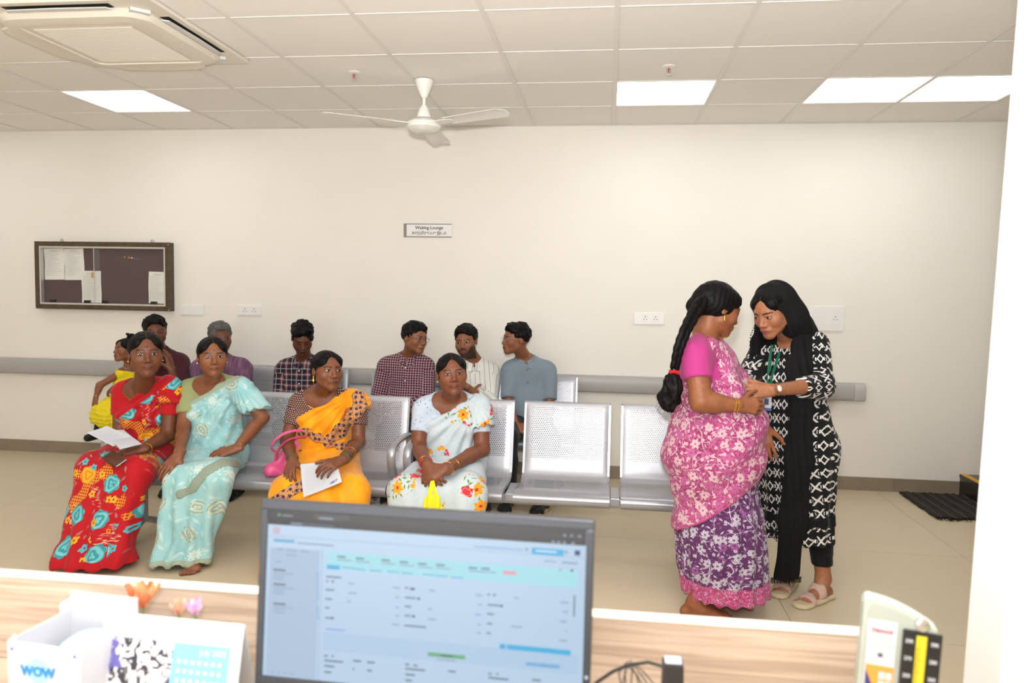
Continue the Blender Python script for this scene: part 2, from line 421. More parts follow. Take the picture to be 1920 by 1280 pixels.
# switch plates
def plate(px, py, w_, h_, sockets, label, switches=0):
    c = at(px, py, WY); r = empty('socket_plate', (c.x, WY-.0005, c.z))
    MB().box(-w_/2, w_/2, -.012, 0, -h_/2, h_/2).build('cover', M_white, r, bevel=.004)
    for k in range(switches):
        x = -w_/2+.03+k*.036; MB().box(x-.015, x+.015, -.0135, -.0121, -h_*.33, h_*.33).build('switch', M_sw, r, bevel=.001)
    for x in sockets:
        s = MB().box(x-.028, x+.028, -.0135, -.0121, -h_*.38, h_*.38).build('socket', M_sw, r, bevel=.001)
        hm = MB()
        for dx, dz, rr in ((0, .014, .0042), (-.011, -.006, .0034), (.011, -.006, .0034)):
            hm.lathe([(rr, 0), (rr, -.0006)], (x+dx, -.0136, dz), 10, axis='y')
        hm.build('pin_holes', M_dark, s)
    tag(r, label, 'socket', 'switch and socket plates')
plate(361, 581, .205, .085, (), 'blank white switch plate on the wall just under the notice board corner', 5)
plate(468, 582, .215, .085, (-.035, .045), 'white double socket plate on the wall above the grey-haired man')
plate(1217, 597, .235, .095, (-.03, .05), 'white double socket plate on the wall behind the woman with the braid')
plate(1550, 597, .25, .19, (.06,), 'large white switch and socket plate behind the woman in black', 3)
# sprinklers
for (x, y, lab) in ((-1.557, 4.553, 'chrome ceiling sprinkler with red bulb, beside the ceiling fan'), (.309, 4.556, 'chrome ceiling sprinkler with red bulb, above the lone lit panel by the fan')):
    s = empty('sprinkler_head', (x, y, CZ+.0035)); tag(s, lab, 'sprinkler', 'ceiling sprinklers')
    MB().lathe([(.001, 0), (.036, 0), (.034, -.004), (.012, -.010), (.001, -.010)], seg=20).build('rosette', M_white, s, smooth=True)
    MB().tube([(-.004, 0, -.010), (-.011, 0, -.022), (-.008, 0, -.036), (0, 0, -.044)], .0022, 6).tube([(.004, 0, -.010), (.011, 0, -.022), (.008, 0, -.036), (0, 0, -.044)], .0022, 6).build('yoke', M_metal, s)
    MB().lathe([(.001, -.012), (.0035, -.014), (.0035, -.034), (.001, -.036)], seg=8).build('glass_bulb', plain('red_glass', (190, 20, 24), .2), s, smooth=True)
    MB().lathe([(.001, -.044), (.017, -.045), (.017, -.047), (.001, -.047)], seg=16).build('deflector', M_metal, s)
# ceiling fan
fx, fy = -1.17, 4.74
fan = empty('ceiling_fan', (fx, fy, CZ-.0015)); tag(fan, 'white three-bladed ceiling fan on a short rod before the back wall', 'fan')
M_fan = plain('fan_enamel', (240, 238, 232), .25)
MB().lathe([(.001, 0), (.058, -.001), (.058, -.008), (.052, -.03), (.026, -.09), (.016, -.108), (.001, -.108)], seg=28).build('canopy', M_fan, fan, smooth=True)
MB().lathe([(.0105, -.105), (.0105, -.17)], seg=14).build('down_rod', M_fan, fan, smooth=True)
MB().lathe([(.001, -.152), (.014, -.152), (.03, -.175), (.042, -.21), (.046, -.232), (.001, -.232)], seg=28).build('lower_canopy', M_fan, fan, smooth=True)
MB().lathe([(.001, -.234), (.05, -.236), (.085, -.246), (.104, -.262), (.106, -.272), (.102, -.274), (.106, -.278), (.104, -.292), (.08, -.312), (.04, -.322), (.001, -.323)], seg=36).build('motor', M_fan, fan, smooth=True, ang=30)
for a in (92, -28, 212):
    R_ = Matrix.Rotation(radians(a), 4, 'Z') @ Matrix.Translation((0, 0, -.268)) @ Matrix.Rotation(radians(-8), 4, 'X')
    bl = MB(); L0, L1 = .19, .63; out = []
    for t in [i/14 for i in range(15)]:
        w_ = .055+.013*t if t < .93 else .068-.03*((t-.93)/.07)**2
        out.append((L0+(L1-L0)*t, w_))
    v = [(x_, -w_, -.012*abs(1)) for x_, w_ in out]
    vv, ff = [], []
    for (x_, w_) in out:
        for k in range(5):
            s_ = -1+k*.5; vv.append(R_ @ Vector((x_, s_*w_, .008*(1-s_*s_))))
    for i in range(len(out)-1):
        for k in range(4): ff.append((i*5+k, i*5+k+1, (i+1)*5+k+1, (i+1)*5+k))
    b = MB().add(vv, ff); n_ = len(vv); b.add([Vector(p)-Vector((0, 0, .0025)) for p in vv], [q[::-1] for q in ff])
    rim = [i*5 for i in range(len(out))]+[(len(out)-1)*5+k for k in range(1, 5)]+[i*5+4 for i in range(len(out)-2, -1, -1)]+[3, 2, 1]
    for i in range(len(rim)): p, q = rim[i], rim[(i+1) % len(rim)]; b.f.append((p, q, q+n_, p+n_)); b.mi.append(0)
    blo = b.build('blade', M_fan, fan, smooth=True)
    MB().prism([(.085, -.024), (.15, -.03), (.225, -.022), (.235, 0), (.225, .022), (.15, .03), (.085, .024)], -.004, .001, plane='xy', M=R_).build('blade_bracket', M_fan, blo, bevel=.001)
# cassette air conditioner
ac = empty('air_conditioner', (-2.083-.49, 4.272-.49, CZ-.0015)); tag(ac, 'white four-way ceiling cassette air conditioner with perforated square grille', 'air conditioner')
M_ac = plain('ac_white', (232, 224, 210), .4); H = .49
def rsq(h, r, n=5):
    out = []
    for (sx, sy, a0) in ((1, 1, 0), (-1, 1, 90), (-1, -1, 180), (1, -1, 270)):
        for k in range(n+1): a = radians(a0+90*k/n); out.append((sx*(h-r)+r*cos(a), sy*(h-r)+r*sin(a)))
    return out
MB().prism(rsq(H, .012, 2), -.018, 0, plane='xy').build('outer_panel', M_ac, ac, bevel=.004)
# lowered centre body: octagonal with cut corners
def octo(h, c): return [(h, -h+c), (h, h-c), (h-c, h), (-h+c, h), (-h, h-c), (-h, -h+c), (-h+c, -h), (h-c, -h)]
def loft(prof, bottom=True):
    mb = MB(); n = 24; v = []; f = []
    for h, r, z in prof: v += [(x, y, z) for x, y in rsq(h, r)]
    for i in range(len(prof)-1):
        for k in range(n): f.append((i*n+k, i*n+(k+1) % n, (i+1)*n+(k+1) % n, (i+1)*n+k))
    f.append(tuple((len(prof)-1)*n+k for k in range(n))); f.append(tuple(range(n-1, -1, -1)))
    return mb.add(v, f)
loft([(.40, .12, -.0185), (.405, .12, -.03), (.385, .12, -.052), (.35, .10, -.058), (.315, .05, -.060), (.312, .05, -.054), (.29, .02, -.055)]).build('centre_body', M_ac, ac, smooth=True, ang=25)
M_acg = Mat('ac_grille', .5); M_acg.base((206, 194, 178)); M_acg = M_acg.m
gr = MB().box(-.262, .262, -.262, .262, -.058, -.0552).build('grille', M_acg, ac)
sl = MB().box(-.26, .26, -.0018, .0018, -.0612, -.0584).mesh('grille_bar', M_ac)
for k in range(52): inst('grille_bar', sl, gr, (0, -.26+.0102*k, 0))
M_slot = plain('slot_dark', (20, 18, 17), .6); M_lv = plain('louvre', (214, 214, 212), .35)
for k, open_ in ((0, True), (1, False), (2, False), (3, True)):
    R_ = Matrix.Rotation(k*pi/2, 4, 'Z')
    if open_: MB().box(.408, .455, -.27, .27, -.0195, -.0182, M=R_).build('air_slot', M_slot, ac)
    if open_: MB().prism([(.415, -.27), (.445, -.25), (.45, 0), (.445, .25), (.415, .27)], -.034, -.028, plane='xy', M=Matrix.Translation((0, 0, 0)) @ R_).build('louvre', M_lv, ac, bevel=.002)
    else: MB().prism([(.37, -.28), (.44, -.25), (.465, -.19), (.47, 0), (.465, .19), (.44, .25), (.37, .28)], -.052, -.040, plane='xy', M=R_).build('louvre', M_ac, ac, bevel=.004)
for k in range(4):
    R_ = Matrix.Rotation(k*pi/2+pi/4, 4, 'Z'); MB().box(.50, .545, -.045, .045, -.035, -.0182, M=R_).build('corner_cap', M_lv, ac, bevel=.004)

# ================================================================== BENCHES
def steel_mat():
    M = Mat('perforated_steel', 0.32, 0.35, 0.5); M.base(M.mix((166, 167, 173), (178, 179, 184), M.noise(300, detail=1)))
    return M
M_steel = steel_mat().m; M_stl2 = plain('steel_edge', (166, 167, 173), .28, .5)
Mp = steel_mat(); Mp.m.name = 'perforated_sheet'
n_ = Mp.T.nodes.new('ShaderNodeUVMap'); U, Vv, _ = Mp.xyz(n_.outputs[0])
# staggered round holes, 12.4 mm apart, inside a margin; u,v in metres
P_ = .0124
def holes(M, u, v):
    a = (u/P_); b = (v/(P_*.866)); row = b.floor(); odd = (row*.5).frac().gt(.25)
    du = ((a+odd*.5).frac()-.5)*P_; dv = (b.frac()-.5)*(P_*.866)
    return (du*du+dv*dv).sqrt()
hd = holes(Mp, U, Vv).gt(.0030)
n2 = Mp.T.nodes.new('ShaderNodeUVMap'); n2.uv_map = 'lim'; LU, LV, _ = Mp.xyz(n2.outputs[0])
inside = LU.abs().lt(1.0)*LV.abs().lt(1.0)
Mp.alpha(1.0-inside*(1.0-hd)); M_perf = Mp.m
SW = .505; PITCHX = .565
def seat_profile():
    # y (towards the viewer is negative), z : from the front lip, over the seat, up the back; origin under the front edge
    pts = [(.045, .352), (.015, .358), (0, .376), (.004, .398), (.03, .412), (.08, .418), (.17, .410), (.28, .400), (.36, .396), (.40, .402), (.425, .425), (.44, .46), (.462, .56), (.484, .68), (.502, .78), (.512, .825), (.522, .835), (.534, .828)]
    return pts
def make_seat(parent, x, edge_l=False, edge_r=False):
    s = inst('seat', SEAT_ME, parent, (x, 0, 0))
    inst('side_frame', SIDE_ME, s, (-SW/2+.006, 0, 0)); inst('side_frame', SIDE_ME, s, (SW/2-.006, 0, 0))
    inst('front_lip', LIP_ME, s)
    return s
pr = seat_profile(); cum = [0]
for i in range(1, len(pr)): cum.append(cum[-1]+math.dist(pr[i], pr[i-1]))
def build_seat_mesh():
    me = bpy.data.meshes.new('seat'); xs = [-SW/2, -SW/2+.012, -SW/2+.055, 0, SW/2-.055, SW/2-.012, SW/2]
    v, f = [], []
    for i, (y, z) in enumerate(pr):
        for k, x in enumerate(xs):
            e = .006 if k in (0, 6) else 0
            dx, dz = (0, -e) if i < 10 else (e, 0)
            v.append((x, y+dx, z+dz))
    for i in range(len(pr)-1):
        for k in range(6): f.append((i*7+k, i*7+k+1, (i+1)*7+k+1, (i+1)*7+k))
    me.from_pydata(v, [], f); me.materials.append(M_perf)
    uv = me.uv_layers.new(name='UVMap'); lim = me.uv_layers.new(name='lim')
    for p in me.polygons:
        for li, vi in zip(p.loop_indices, p.vertices):
            i, k = divmod(vi, 7); u_, v_ = xs[k], cum[i]
            uv.data[li].uv = (u_+1.0, v_+1.0)
            # two perforated fields: the seat and the back
            if i <= 10: c_, h_ = (cum[6]+cum[8])/2, .115
            else: c_, h_ = (cum[12]+cum[14])/2-.012, .148
            lim.data[li].uv = (u_/(SW/2-.045), (v_-c_)/h_)
    # the face row between the fields must not blend the two limits
    for p in me.polygons:
        i0_ = min(vi for vi in p.vertices)//7
        for li, vi in zip(p.loop_indices, p.vertices):
            i = vi//7
            if i0_ < 10: c_, h_ = (cum[6]+cum[8])/2, .115
            else: c_, h_ = (cum[12]+cum[14])/2-.012, .148
            lim.data[li].uv = (xs[vi % 7]/(SW/2-.045), (cum[i]-c_)/h_)
    me.polygons.foreach_set('use_smooth', [True]*len(me.polygons))
    return me
SEAT_ME = build_seat_mesh()
back = [(y+.016, z-.012) for y, z in pr[3:]]
SIDE_ME = MB().prism(pr[3:]+[(y+.017, z-.004) for y, z in pr[:8:-1]]+[(y, z-.02) for y, z in pr[8:2:-1]], -.006, .006, plane='yz').mesh('side_frame', M_stl2)
LIP_ME = MB().prism([(.05, .350), (.014, .354), (-.003, .372), (-.003, .394), (.006, .408), (.03, .4165), (.06, .4205), (.062, .4165), (.032, .4125)], -SW/2-.001, SW/2+.001, plane='yz').mesh('front_lip', M_stl2, smooth=True, ang=60)
ARM_P = [(.43, .46), (.435, .60), (.40, .625), (.30, .632), (.16, .632), (.075, .62), (.04, .58), (.05, .52), (.10, .44), (.15, .385)]
def arm_mesh():
    pts = []
    P = [Vector((0, a, b)) for a, b in ARM_P]
    for i in range(len(P)-1):
        p0, p1, p2, p3 = P[max(i-1, 0)], P[i], P[i+1], P[min(i+2, len(P)-1)]
        for t in (0, .25, .5, .75):
            pts.append(.5*((2*p1)+(-p0+p2)*t+(2*p0-5*p1+4*p2-p3)*t*t+(-p0+3*p1-3*p2+p3)*t**3))
    pts.append(P[-1])
    return MB().tube(pts, .024, 10, flat=.6, up=(0, 0, 1)).mesh('armrest', M_stl2, smooth=True)
ARM_ME = arm_mesh()
LEG_ME = MB().tube([(0, .05, .33), (0, .12, .30), (0, .30, .30), (0, .36, .33)], .018, 8).tube([(0, .2, .30), (0, .2, .10)], .022, 10).tube([(0, 0.0, .02), (0, .06, .045), (0, .2, .10), (0, .34, .045), (0, .42, .02)], .02, 8).mesh('leg', M_stl2, smooth=True)
FOOT_ME = MB().lathe([(.02, 0), (.022, .004), (.014, .02), (.008, .024)], seg=12).mesh('foot_pad', M_dark)
def bench(x_right, y_front, label):
    b = empty('waiting_bench', (x_right-PITCHX*1.5+.03, y_front, 0)); W = PITCHX*3
    for k in range(3): make_seat(b, -PITCHX+k*PITCHX)
    MB().box(-W/2+.03, W/2-.03, .16, .22, .315, .365).build('cross_beam', M_steel, b, bevel=.004)
    for sx in (-1, 1):
        inst('armrest', ARM_ME, b, (sx*(W/2-.01), 0, 0))
        l = inst('leg', LEG_ME, b, (sx*(W/2-.14), 0, 0))
        for yy in (.005, .415): inst('foot_pad', FOOT_ME, l, (0, yy, 0))
        for dx in (PITCHX/2,): MB().box(sx*dx-.025, sx*dx+.025, .10, .34, .345, .385).build('seat_bracket', M_steel, b, bevel=.003)
    tag(b, label, 'bench', 'steel waiting benches')
    return b
bench(-1.17, 3.95, 'perforated steel three-seat bench holding the women in red, pale green and orange saris')
bench(.595, 3.95, 'perforated steel three-seat bench with two empty seats beside the woman in white floral sari')
bench(-2.04, 5.37, 'rear perforated steel bench against the wall, behind the red and green saris')
bench(-.22, 5.37, 'rear perforated steel bench against the wall, seating the three talking men')
# ================================================================== DESK AND WHAT STANDS ON IT
M_lam = Mat('desk_laminate', 0.45)
x_, y_, z_ = M_lam.xyz(); gv = M_lam.vec(x_*1.2, y_*3.0, z_*34)
M_lam.base(M_lam.mix((168, 146, 126), (196, 176, 156), M_lam.noise(2.2, gv, 4, 1.0).step(.32, .68))); M_lam = M_lam.m
M_edge = plain('edge_band', (226, 216, 202), .4)
desk = empty('reception_desk', (-.5, 1.0, 0)); tag(desk, 'pale wood laminate reception desk with raised front panel and cream edge band', 'desk')
DX0, DX1 = -1.9, .97
MB().box(DX0, DX1, -.55, .328, .715, .74).build('desk_top', M_lam, desk, bevel=.002)
MB().box(DX0, DX1, .331, .358, .02, .902).build('front_panel', M_lam, desk)
MB().box(DX0, DX1+.002, .329, .360, .9022, .9065).build('edge_band', M_edge, desk, bevel=.001)
for x in (DX0+.01, DX1-.03): MB().box(x, x+.02, -.5, .328, 0, .7145).build('side_panel', M_lam, desk)
DZ = .7405
# ---- monitor
def frame_from(tl, tr, tilt):
    X = (tr-tl).normalized(); back = Vector((-X.y, X.x, 0)).normalized()
    Z = (Matrix.Rotation(tilt, 3, X) @ Vector((0, 0, 1))).normalized(); X = (X-Z*X.dot(Z)).normalized(); Y = Z.cross(X)
    return X, Y, Z
tl, tr = at(490, 937, 1.146), at(1115, 975, 1.128)
X, Y, Z = frame_from(tl, tr, radians(-5)); MW = (tr-tl).length; MH = .298; c = (tl+tr)/2
MM = Matrix(((X.x, Y.x, Z.x, c.x), (X.y, Y.y, Z.y, c.y), (X.z, Y.z, Z.z, c.z), (0, 0, 0, 1)))
mon = empty('computer_monitor', (c.x, c.y+.08, DZ)); tag(mon, 'dark framed computer monitor on the desk, its lit screen showing a patient record form', 'monitor')
L_ = Matrix.Translation(-mon.location) @ MM
M_bez = plain('monitor_bezel', (40, 43, 50), .4); M_case = plain('monitor_case', (28, 30, 34), .5)
hb = MW/2; bt = .0145; bs = .0115
for a in ((-hb, hb, -bt, 0), (-hb, hb, -MH, -MH+.02), (-hb, -hb+bs, -MH+.02, -bt), (hb-bs, hb, -MH+.02, -bt)):
    MB().box(a[0], a[1], 0, .016, a[2], a[3], M=L_).build('bezel', M_bez, mon, bevel=.0015)
MB().box(-hb+.002, hb-.002, .0165, .035, -MH+.002, -.003, M=L_).build('rear_case', M_case, mon, bevel=.004)
M_sc = Mat('screen_glow', .3); xs_, ys_, zs_ = M_sc.xyz(); M_sc.base((0, 0, 0))
M_sc.emit((178, 205, 230), 1.0); M_sc = M_sc.m
scr = MB().box(-hb+bs, hb-bs, .003, .012, -MH+.02, -bt, M=L_).build('screen', M_sc, mon)
def em(name, c, e=1.0):
    M = Mat(name, .4); M.base((0, 0, 0)); M.emit(c, e); return M.m
UIC = {'bar': em('ui_dark', (38, 38, 42)), 'bar2': em('ui_dark_grey', (62, 60, 62)), 'txt': em('ui_text', (86, 100, 124)), 'soft': em('ui_soft_text', (138, 160, 184)), 'teal': em('ui_teal', (160, 220, 232)),
       'blue': em('ui_blue', (40, 172, 224)), 'link': em('ui_link', (104, 170, 214)), 'green': em('ui_green', (92, 170, 118)), 'pink': em('ui_pink', (232, 150, 170)), 'navy': em('ui_navy', (28, 40, 110)), 'side': em('ui_side', (166, 190, 216)), 'line': em('ui_line', (160, 186, 212)), 'violet': em('ui_violet', (140, 150, 236)), 'white': em('ui_white', (226, 238, 250)), 'low': em('ui_panel', (170, 199, 228))}
Li = MM.inverted()
def sxy(cx, cy):
    px, py = 480+cx/2.954, 900+cy/2.954
    d = FW+RT*((px-960)/CAM_F)+UP*((640-py)/CAM_F); o = Vector((0, 0, CAM_Z))
    t = (c-Y*0.0-o).dot(Y)/d.dot(Y); p = Li @ (o+d*t); return p.x, p.z
ui = {}
def R(cx, cy, w_, h_, col, lay=0):
    """a flat mark on the screen; cx, cy its upper left corner, w_, h_ its size in the same units"""
    u, v = sxy(cx, cy); k = MW/(625*2.954)
    ui.setdefault((col, lay), MB()).box(max(u, -hb+bs+.0004), min(u+w_*k, hb-bs-.0004), .0026-.0004*lay, .0029-.0004*lay, max(v-h_*k, -MH+.021), min(v, -bt-.0002), M=L_)
R(60, 150, 1790, 90, 'bar'); R(60, 200, 1790, 44, 'bar2'); R(320, 186, 205, 30, 'bar2', 1)
R(118, 186, 18, 12, 'green', 2); R(145, 193, 60, 6, 'soft', 2); R(345, 206, 85, 9, 'soft', 2); R(190, 235, 250, 7, 'txt', 2); R(190, 236, 66, 7, 'soft', 3)
for a, b in ((1702, 300), (1740, 302), (1785, 306), (1638, 336), (1668, 338), (1700, 341), (1748, 344)): R(a, b, 14, 11, 'soft', 2)
R(93, 262, 36, 34, 'pink', 1); R(98, 268, 26, 22, 'side', 2)
R(95, 325, 122, 17, 'link', 1); R(225, 346, 212, 8, 'soft', 1); R(60, 305, 1760, 3, 'line', 1)
R(75, 372, 290, 700, 'side', 0)
R(362, 380, 4, 900, 'line', 1)
for a, b, w_ in ((110, 380, 40), (165, 385, 62), (242, 391, 56), (165, 412, 58), (105, 448, 34)): R(a, b, w_, 6, 'soft', 1)
for (b, t_) in ((492, 3), (572, 3), (680, 3)):
    R(92, b, 72, 9, 'txt', 1)
    for q in range(3): R(92, b+20+q*16, (118, 66, 62)[q], 5, 'soft', 1)
    for q in range(4): R(334, b+22+q*19, 10, 9, 'link', 1)
R(390, 398, 1375, 92, 'teal', 0)
for a, b in ((447, 420), (550, 430), (692, 440), (793, 450), (895, 460), (995, 466), (1175, 482), (1245, 486)): R(a, b, 48, 8, 'txt', 1); R(a, b+18, 80, 6, 'soft', 1)
R(1368, 503, 70, 18, 'pink', 1)
R(390, 470, 74, 22, 'blue', 1)
for a, b in ((475, 482), (537, 490), (628, 498), (725, 504), (803, 512), (922, 520), (992, 527), (1078, 536)): R(a, b, 66, 6, 'link', 1)
R(1205, 366, 265, 6, 'link', 1); R(1527, 375, 168, 34, 'blue', 1); R(1548, 388, 110, 7, 'white', 2); R(1765, 390, 28, 26, 'navy', 1); R(1490, 376, 16, 16, 'soft', 1); R(1708, 392, 18, 14, 'soft', 1)
R(1595, 446, 62, 6, 'soft', 1); R(1694, 452, 82, 10, 'soft', 1); R(1680, 494, 12, 10, 'soft', 1); R(1742, 496, 13, 11, 'navy', 1)
for a, b, w_, k_ in ((385, 532, 88, 't'), (385, 557, 14, 't'), (417, 557, 10, 'n'), (382, 604, 50, 't'), (380, 655, 40, 't'), (380, 704, 24, 't'), (380, 760, 40, 't'), (415, 760, 12, 'n'), (508, 570, 34, 's'), (508, 622, 48, 's'), (502, 670, 18, 's'), (755, 592, 40, 's'), (768, 645, 24, 's'), (770, 702, 20, 'v'), (768, 748, 22, 's'), (750, 797, 40, 's'),
                 (822, 594, 20, 't'), (852, 598, 24, 'n'), (822, 648, 62, 't'), (892, 652, 14, 'n'), (822, 697, 36, 't'), (820, 748, 34, 't'), (862, 750, 16, 'n'), (818, 803, 122, 't'), (956, 608, 34, 's'), (950, 712, 22, 's'), (950, 768, 46, 's'), (1214, 634, 36, 's'), (1228, 688, 20, 's'), (1212, 742, 32, 'v'), (1226, 798, 16, 's'), (1222, 844, 22, 's'),
                 (1280, 632, 16, 't'), (1314, 632, 10, 'n'), (1280, 688, 64, 't'), (1350, 692, 15, 'n'), (1278, 738, 38, 't'), (1278, 792, 28, 't'), (1275, 845, 24, 't'), (1428, 650, 26, 's'), (1412, 808, 58, 's'), (1684, 674, 44, 's'), (1700, 728, 26, 's'), (1684, 780, 36, 's'), (1712, 834, 10, 's'), (1678, 886, 44, 's'), (385, 822, 108, 'v')):
    R(a, b, w_, 11 if k_ == 'n' else 7, {'t': 'txt', 's': 'soft', 'n': 'navy', 'v': 'violet'}[k_], 1)
R(1760, 640, 7, 110, 'txt', 1)
R(370, 842, 1390, 100, 'low', 0)
R(1348, 908, 32, 26, 'blue', 1); R(1388, 912, 240, 26, 'blue', 1); R(1636, 936, 100, 26, 'blue', 1)
R(950, 955, 204, 20, 'green', 1); R(1020, 970, 70, 5, 'bar', 2); R(1000, 992, 100, 6, 'soft', 1)
for a, b, w_ in ((375, 970, 20), (415, 972, 12), (375, 996, 108), (535, 998, 46), (612, 1006, 44), (375, 1026, 58), (532, 1044, 12), (612, 1052, 28), (375, 1060, 40), (825, 1018, 22), (870, 1024, 22), (825, 1042, 110), (825, 1074, 52), (825, 1106, 36), (1062, 1056, 42), (1285, 1070, 18), (1330, 1072, 10), (1285, 1092, 108), (1528, 1104, 46)): R(a, b, w_, 8, 'txt', 1)
for a, b in ((1495, 1010), (1558, 1016), (1620, 1022)): R(a, b, 58, 18, 'link', 1)
for a, b in ((84, 1062), (118, 1064), (152, 1068), (190, 1072)): R(a, b, 10, 8, 'soft', 1)
for (col, lay), mb in ui.items():
    mb.build('screen_marks', UIC[col], scr)['kind'] = 'stuff'
for k in (0, 1, 2): MB().lathe([(.0025, -.0001), (.0025, -.0009)], (hb-bs/2, 0, -.232-.017*k), 10, axis='y', M=L_).build('power_light' if k == 0 else 'button', em('led', (220, 230, 240)) if k == 0 else M_case, mon)
MB().box(-.03, .03, .034, .05, -MH+.03, -.1, M=L_).build('stand_neck_mount', M_case, mon, bevel=.003)
zb = (L_ @ Vector((0, .045, -MH+.03))).z
MB().tube([(.0, .02, .012), (.0, .02, .1), (0, -.02, .2)], .02, 12).build('stand_neck', M_case, mon, smooth=True)
MB().lathe([(.001, 0), (.1, 0), (.1, .006), (.02, .014), (.001, .014)], seg=32).build('stand_foot', M_case, mon, smooth=True)
# ---- desk calendar (tent)
cl, cr = at(197, 1152, 1.13), at(459, 1166, 1.12)
X, Y, Z = frame_from(cl, cr, radians(-14)); CW = (cr-cl).length; c = (cl+cr)/2
CH = (c.z-DZ)/Z.z; MC = Matrix(((X.x, Y.x, Z.x, c.x), (X.y, Y.y, Z.y, c.y), (X.z, Y.z, Z.z, c.z), (0, 0, 0, 1)))
cal = empty('desk_calendar', (c.x, c.y-.03, DZ)); tag(cal, 'white tent desk calendar on the desk with equipment photo and light blue July grid', 'calendar')
L_ = Matrix.Translation(-cal.location) @ MC
M_card = plain('white_card', (200, 202, 208), .5)
MB().box(-CW/2, CW/2, 0, .0015, -CH, 0, M=L_).build('front_page', M_card, cal)
Zb = (Matrix.Rotation(radians(15), 3, X) @ Vector((0, 0, 1))).normalized(); Yb = Zb.cross(X)
MB_ = Matrix(((X.x, Yb.x, Zb.x, c.x), (X.y, Yb.y, Zb.y, c.y+.002), (X.z, Yb.z, Zb.z, c.z), (0, 0, 0, 1)))
MB().box(-CW/2, CW/2, 0, .0015, -CH, -.001, M=Matrix.Translation(-cal.location) @ MB_).build('back_page', plain('card_grey', (214, 214, 214), .6), cal)
kk = CW/262.0
M_pic = Mat('calendar_picture', .5); q1 = M_pic.voro(90, M_pic.objc()); n1 = M_pic.noise(55, detail=4, dist=2.0)
M_pic.base(M_pic.mix(M_pic.mix((40, 38, 50), (232, 230, 232), n1.step(.42, .52)), (96, 90, 160), M_pic.noise(30).step(.60, .66)))
MB().box(-CW/2+17*kk, -CW/2+138*kk, -.0006, -.0001, -CH+.004, -38*kk, M=L_).build('picture', M_pic.m, cal)
MB().box(-CW/2+138*kk, CW/2-20*kk, -.0006, -.0001, -CH+.004, -38*kk, M=L_).build('month_panel', plain('calendar_blue', (120, 190, 222), .5), cal)
dots = MB()
for r_ in range(5):
    for q in range(7):
        if r_ == 0 or True: dots.box(-CW/2+(148+q*12.5)*kk, -CW/2+(154+q*12.5)*kk, -.0011, -.0007, -(70+r_*15)*kk, -(64.5+r_*15)*kk, M=L_)
dots.build('day_numbers', M_card, cal)['kind'] = 'stuff'
RX = Matrix.Rotation(pi/2, 4, 'X')
text('July 2025', .0125, M_card, cal, (0, 0, 0), M=L_ @ Matrix.Translation((CW/2-50*kk, -.0009, -50*kk)) @ RX)
text('Copies', .012, plain('lilac_print', (150, 150, 210), .6), cal, (0, 0, 0), M=L_ @ Matrix.Translation((CW/2-30*kk, -.0004, -20*kk)) @ RX, bold=.0002)
for k in range(2): MB().box(CW/2-.018+.007*k, CW/2-.0135+.007*k, -.0002, .003, -.004, .0015, M=L_).build('binding_loop', M_metal, cal)
# ---- open white gift box with a plate inside
bx0 = at(14, 1205, 1.06); bx1 = at(150, 1214, 1.05)
bxr = empty('gift_box', (bx0.x, bx0.y, DZ), (bx1-bx0).to_2d().angle_signed(Vector((1, 0)))); W_ = (bx1-bx0).length; BHt = (bx0.z+bx1.z)/2-DZ; BDp = .13
tag(bxr, 'open white carton marked WOW in a blue disc, beside the desk calendar', 'box')
MB().box(0, W_, 0, .0015, 0, BHt, ).build('front_wall', M_card, bxr)
MB().box(W_-.0015, W_, .0016, BDp, 0, BHt).build('side_wall', M_card, bxr); MB().box(0, .0015, .0016, BDp, 0, BHt).build('side_wall', M_card, bxr)
MB().box(0, W_, BDp, BDp+.0015, 0, BHt+.03).build('back_wall', M_card, bxr); MB().box(.002, W_-.002, .002, BDp-.001, 0, .002).build('bottom', M_card, bxr)
MB().prism([(0, BHt), (.016, BHt), (.014, BHt+.013), (.004, BHt+.004)], .0, .0015).build('corner_flap', M_card, bxr)
text('WOW', .021, plain('wow_blue', (40, 130, 190), .5), bxr, (W_*.42, -.0012, BHt-.044), bold=.0012)
MB().lathe([(.021, 0), (.021, -.0004)], (W_*.42, -.0002, BHt-.042), 28, axis='y').build('blue_disc', plain('pale_blue', (160, 208, 232), .5), bxr)
for x in (.008, W_-.01): MB().lathe([(.003, -.0001), (.003, -.0005)], (x, 0, BHt-.012), 8, axis='y').build('logo_dot', plain('violet', (110, 100, 190), .5), bxr)
pl = empty('plate', (0, 0, 0)); pl.location = bxr.location+Vector((W_*.6, .075, BHt*.62)); pl.rotation_euler = (radians(38), radians(12), 0)
tag(pl, 'white round plate with thin blue rim leaning inside the open carton', 'plate')
MB().lathe([(.001, -.006), (.025, -.006), (.05, .0), (.058, .004), (.056, .006), (.03, .0), (.001, -.003)], seg=40).build('dish', M_card, pl, smooth=True)
MB().tube([(.057*cos(q*pi/24), .057*sin(q*pi/24), .0052) for q in range(48)], .0012, 6, closed=True).build('blue_rim', plain('rim_blue', (130, 185, 225), .4), pl)
cd = at(168, 1137, 1.27); cd_ = empty('white_carton', (cd.x, 1.27, DZ)); tag(cd_, 'white closed carton with faint print standing behind the WOW carton', 'box')
MB().box(-.05, .056, -.014, .014, 0, cd.z+.008-DZ).build('carton', M_card, cd_, bevel=.001); 
text('CERAMIC', .01, plain('faint_grey', (205, 205, 210), .6), cd_, (.01, -.0146, cd.z-DZ-.006))
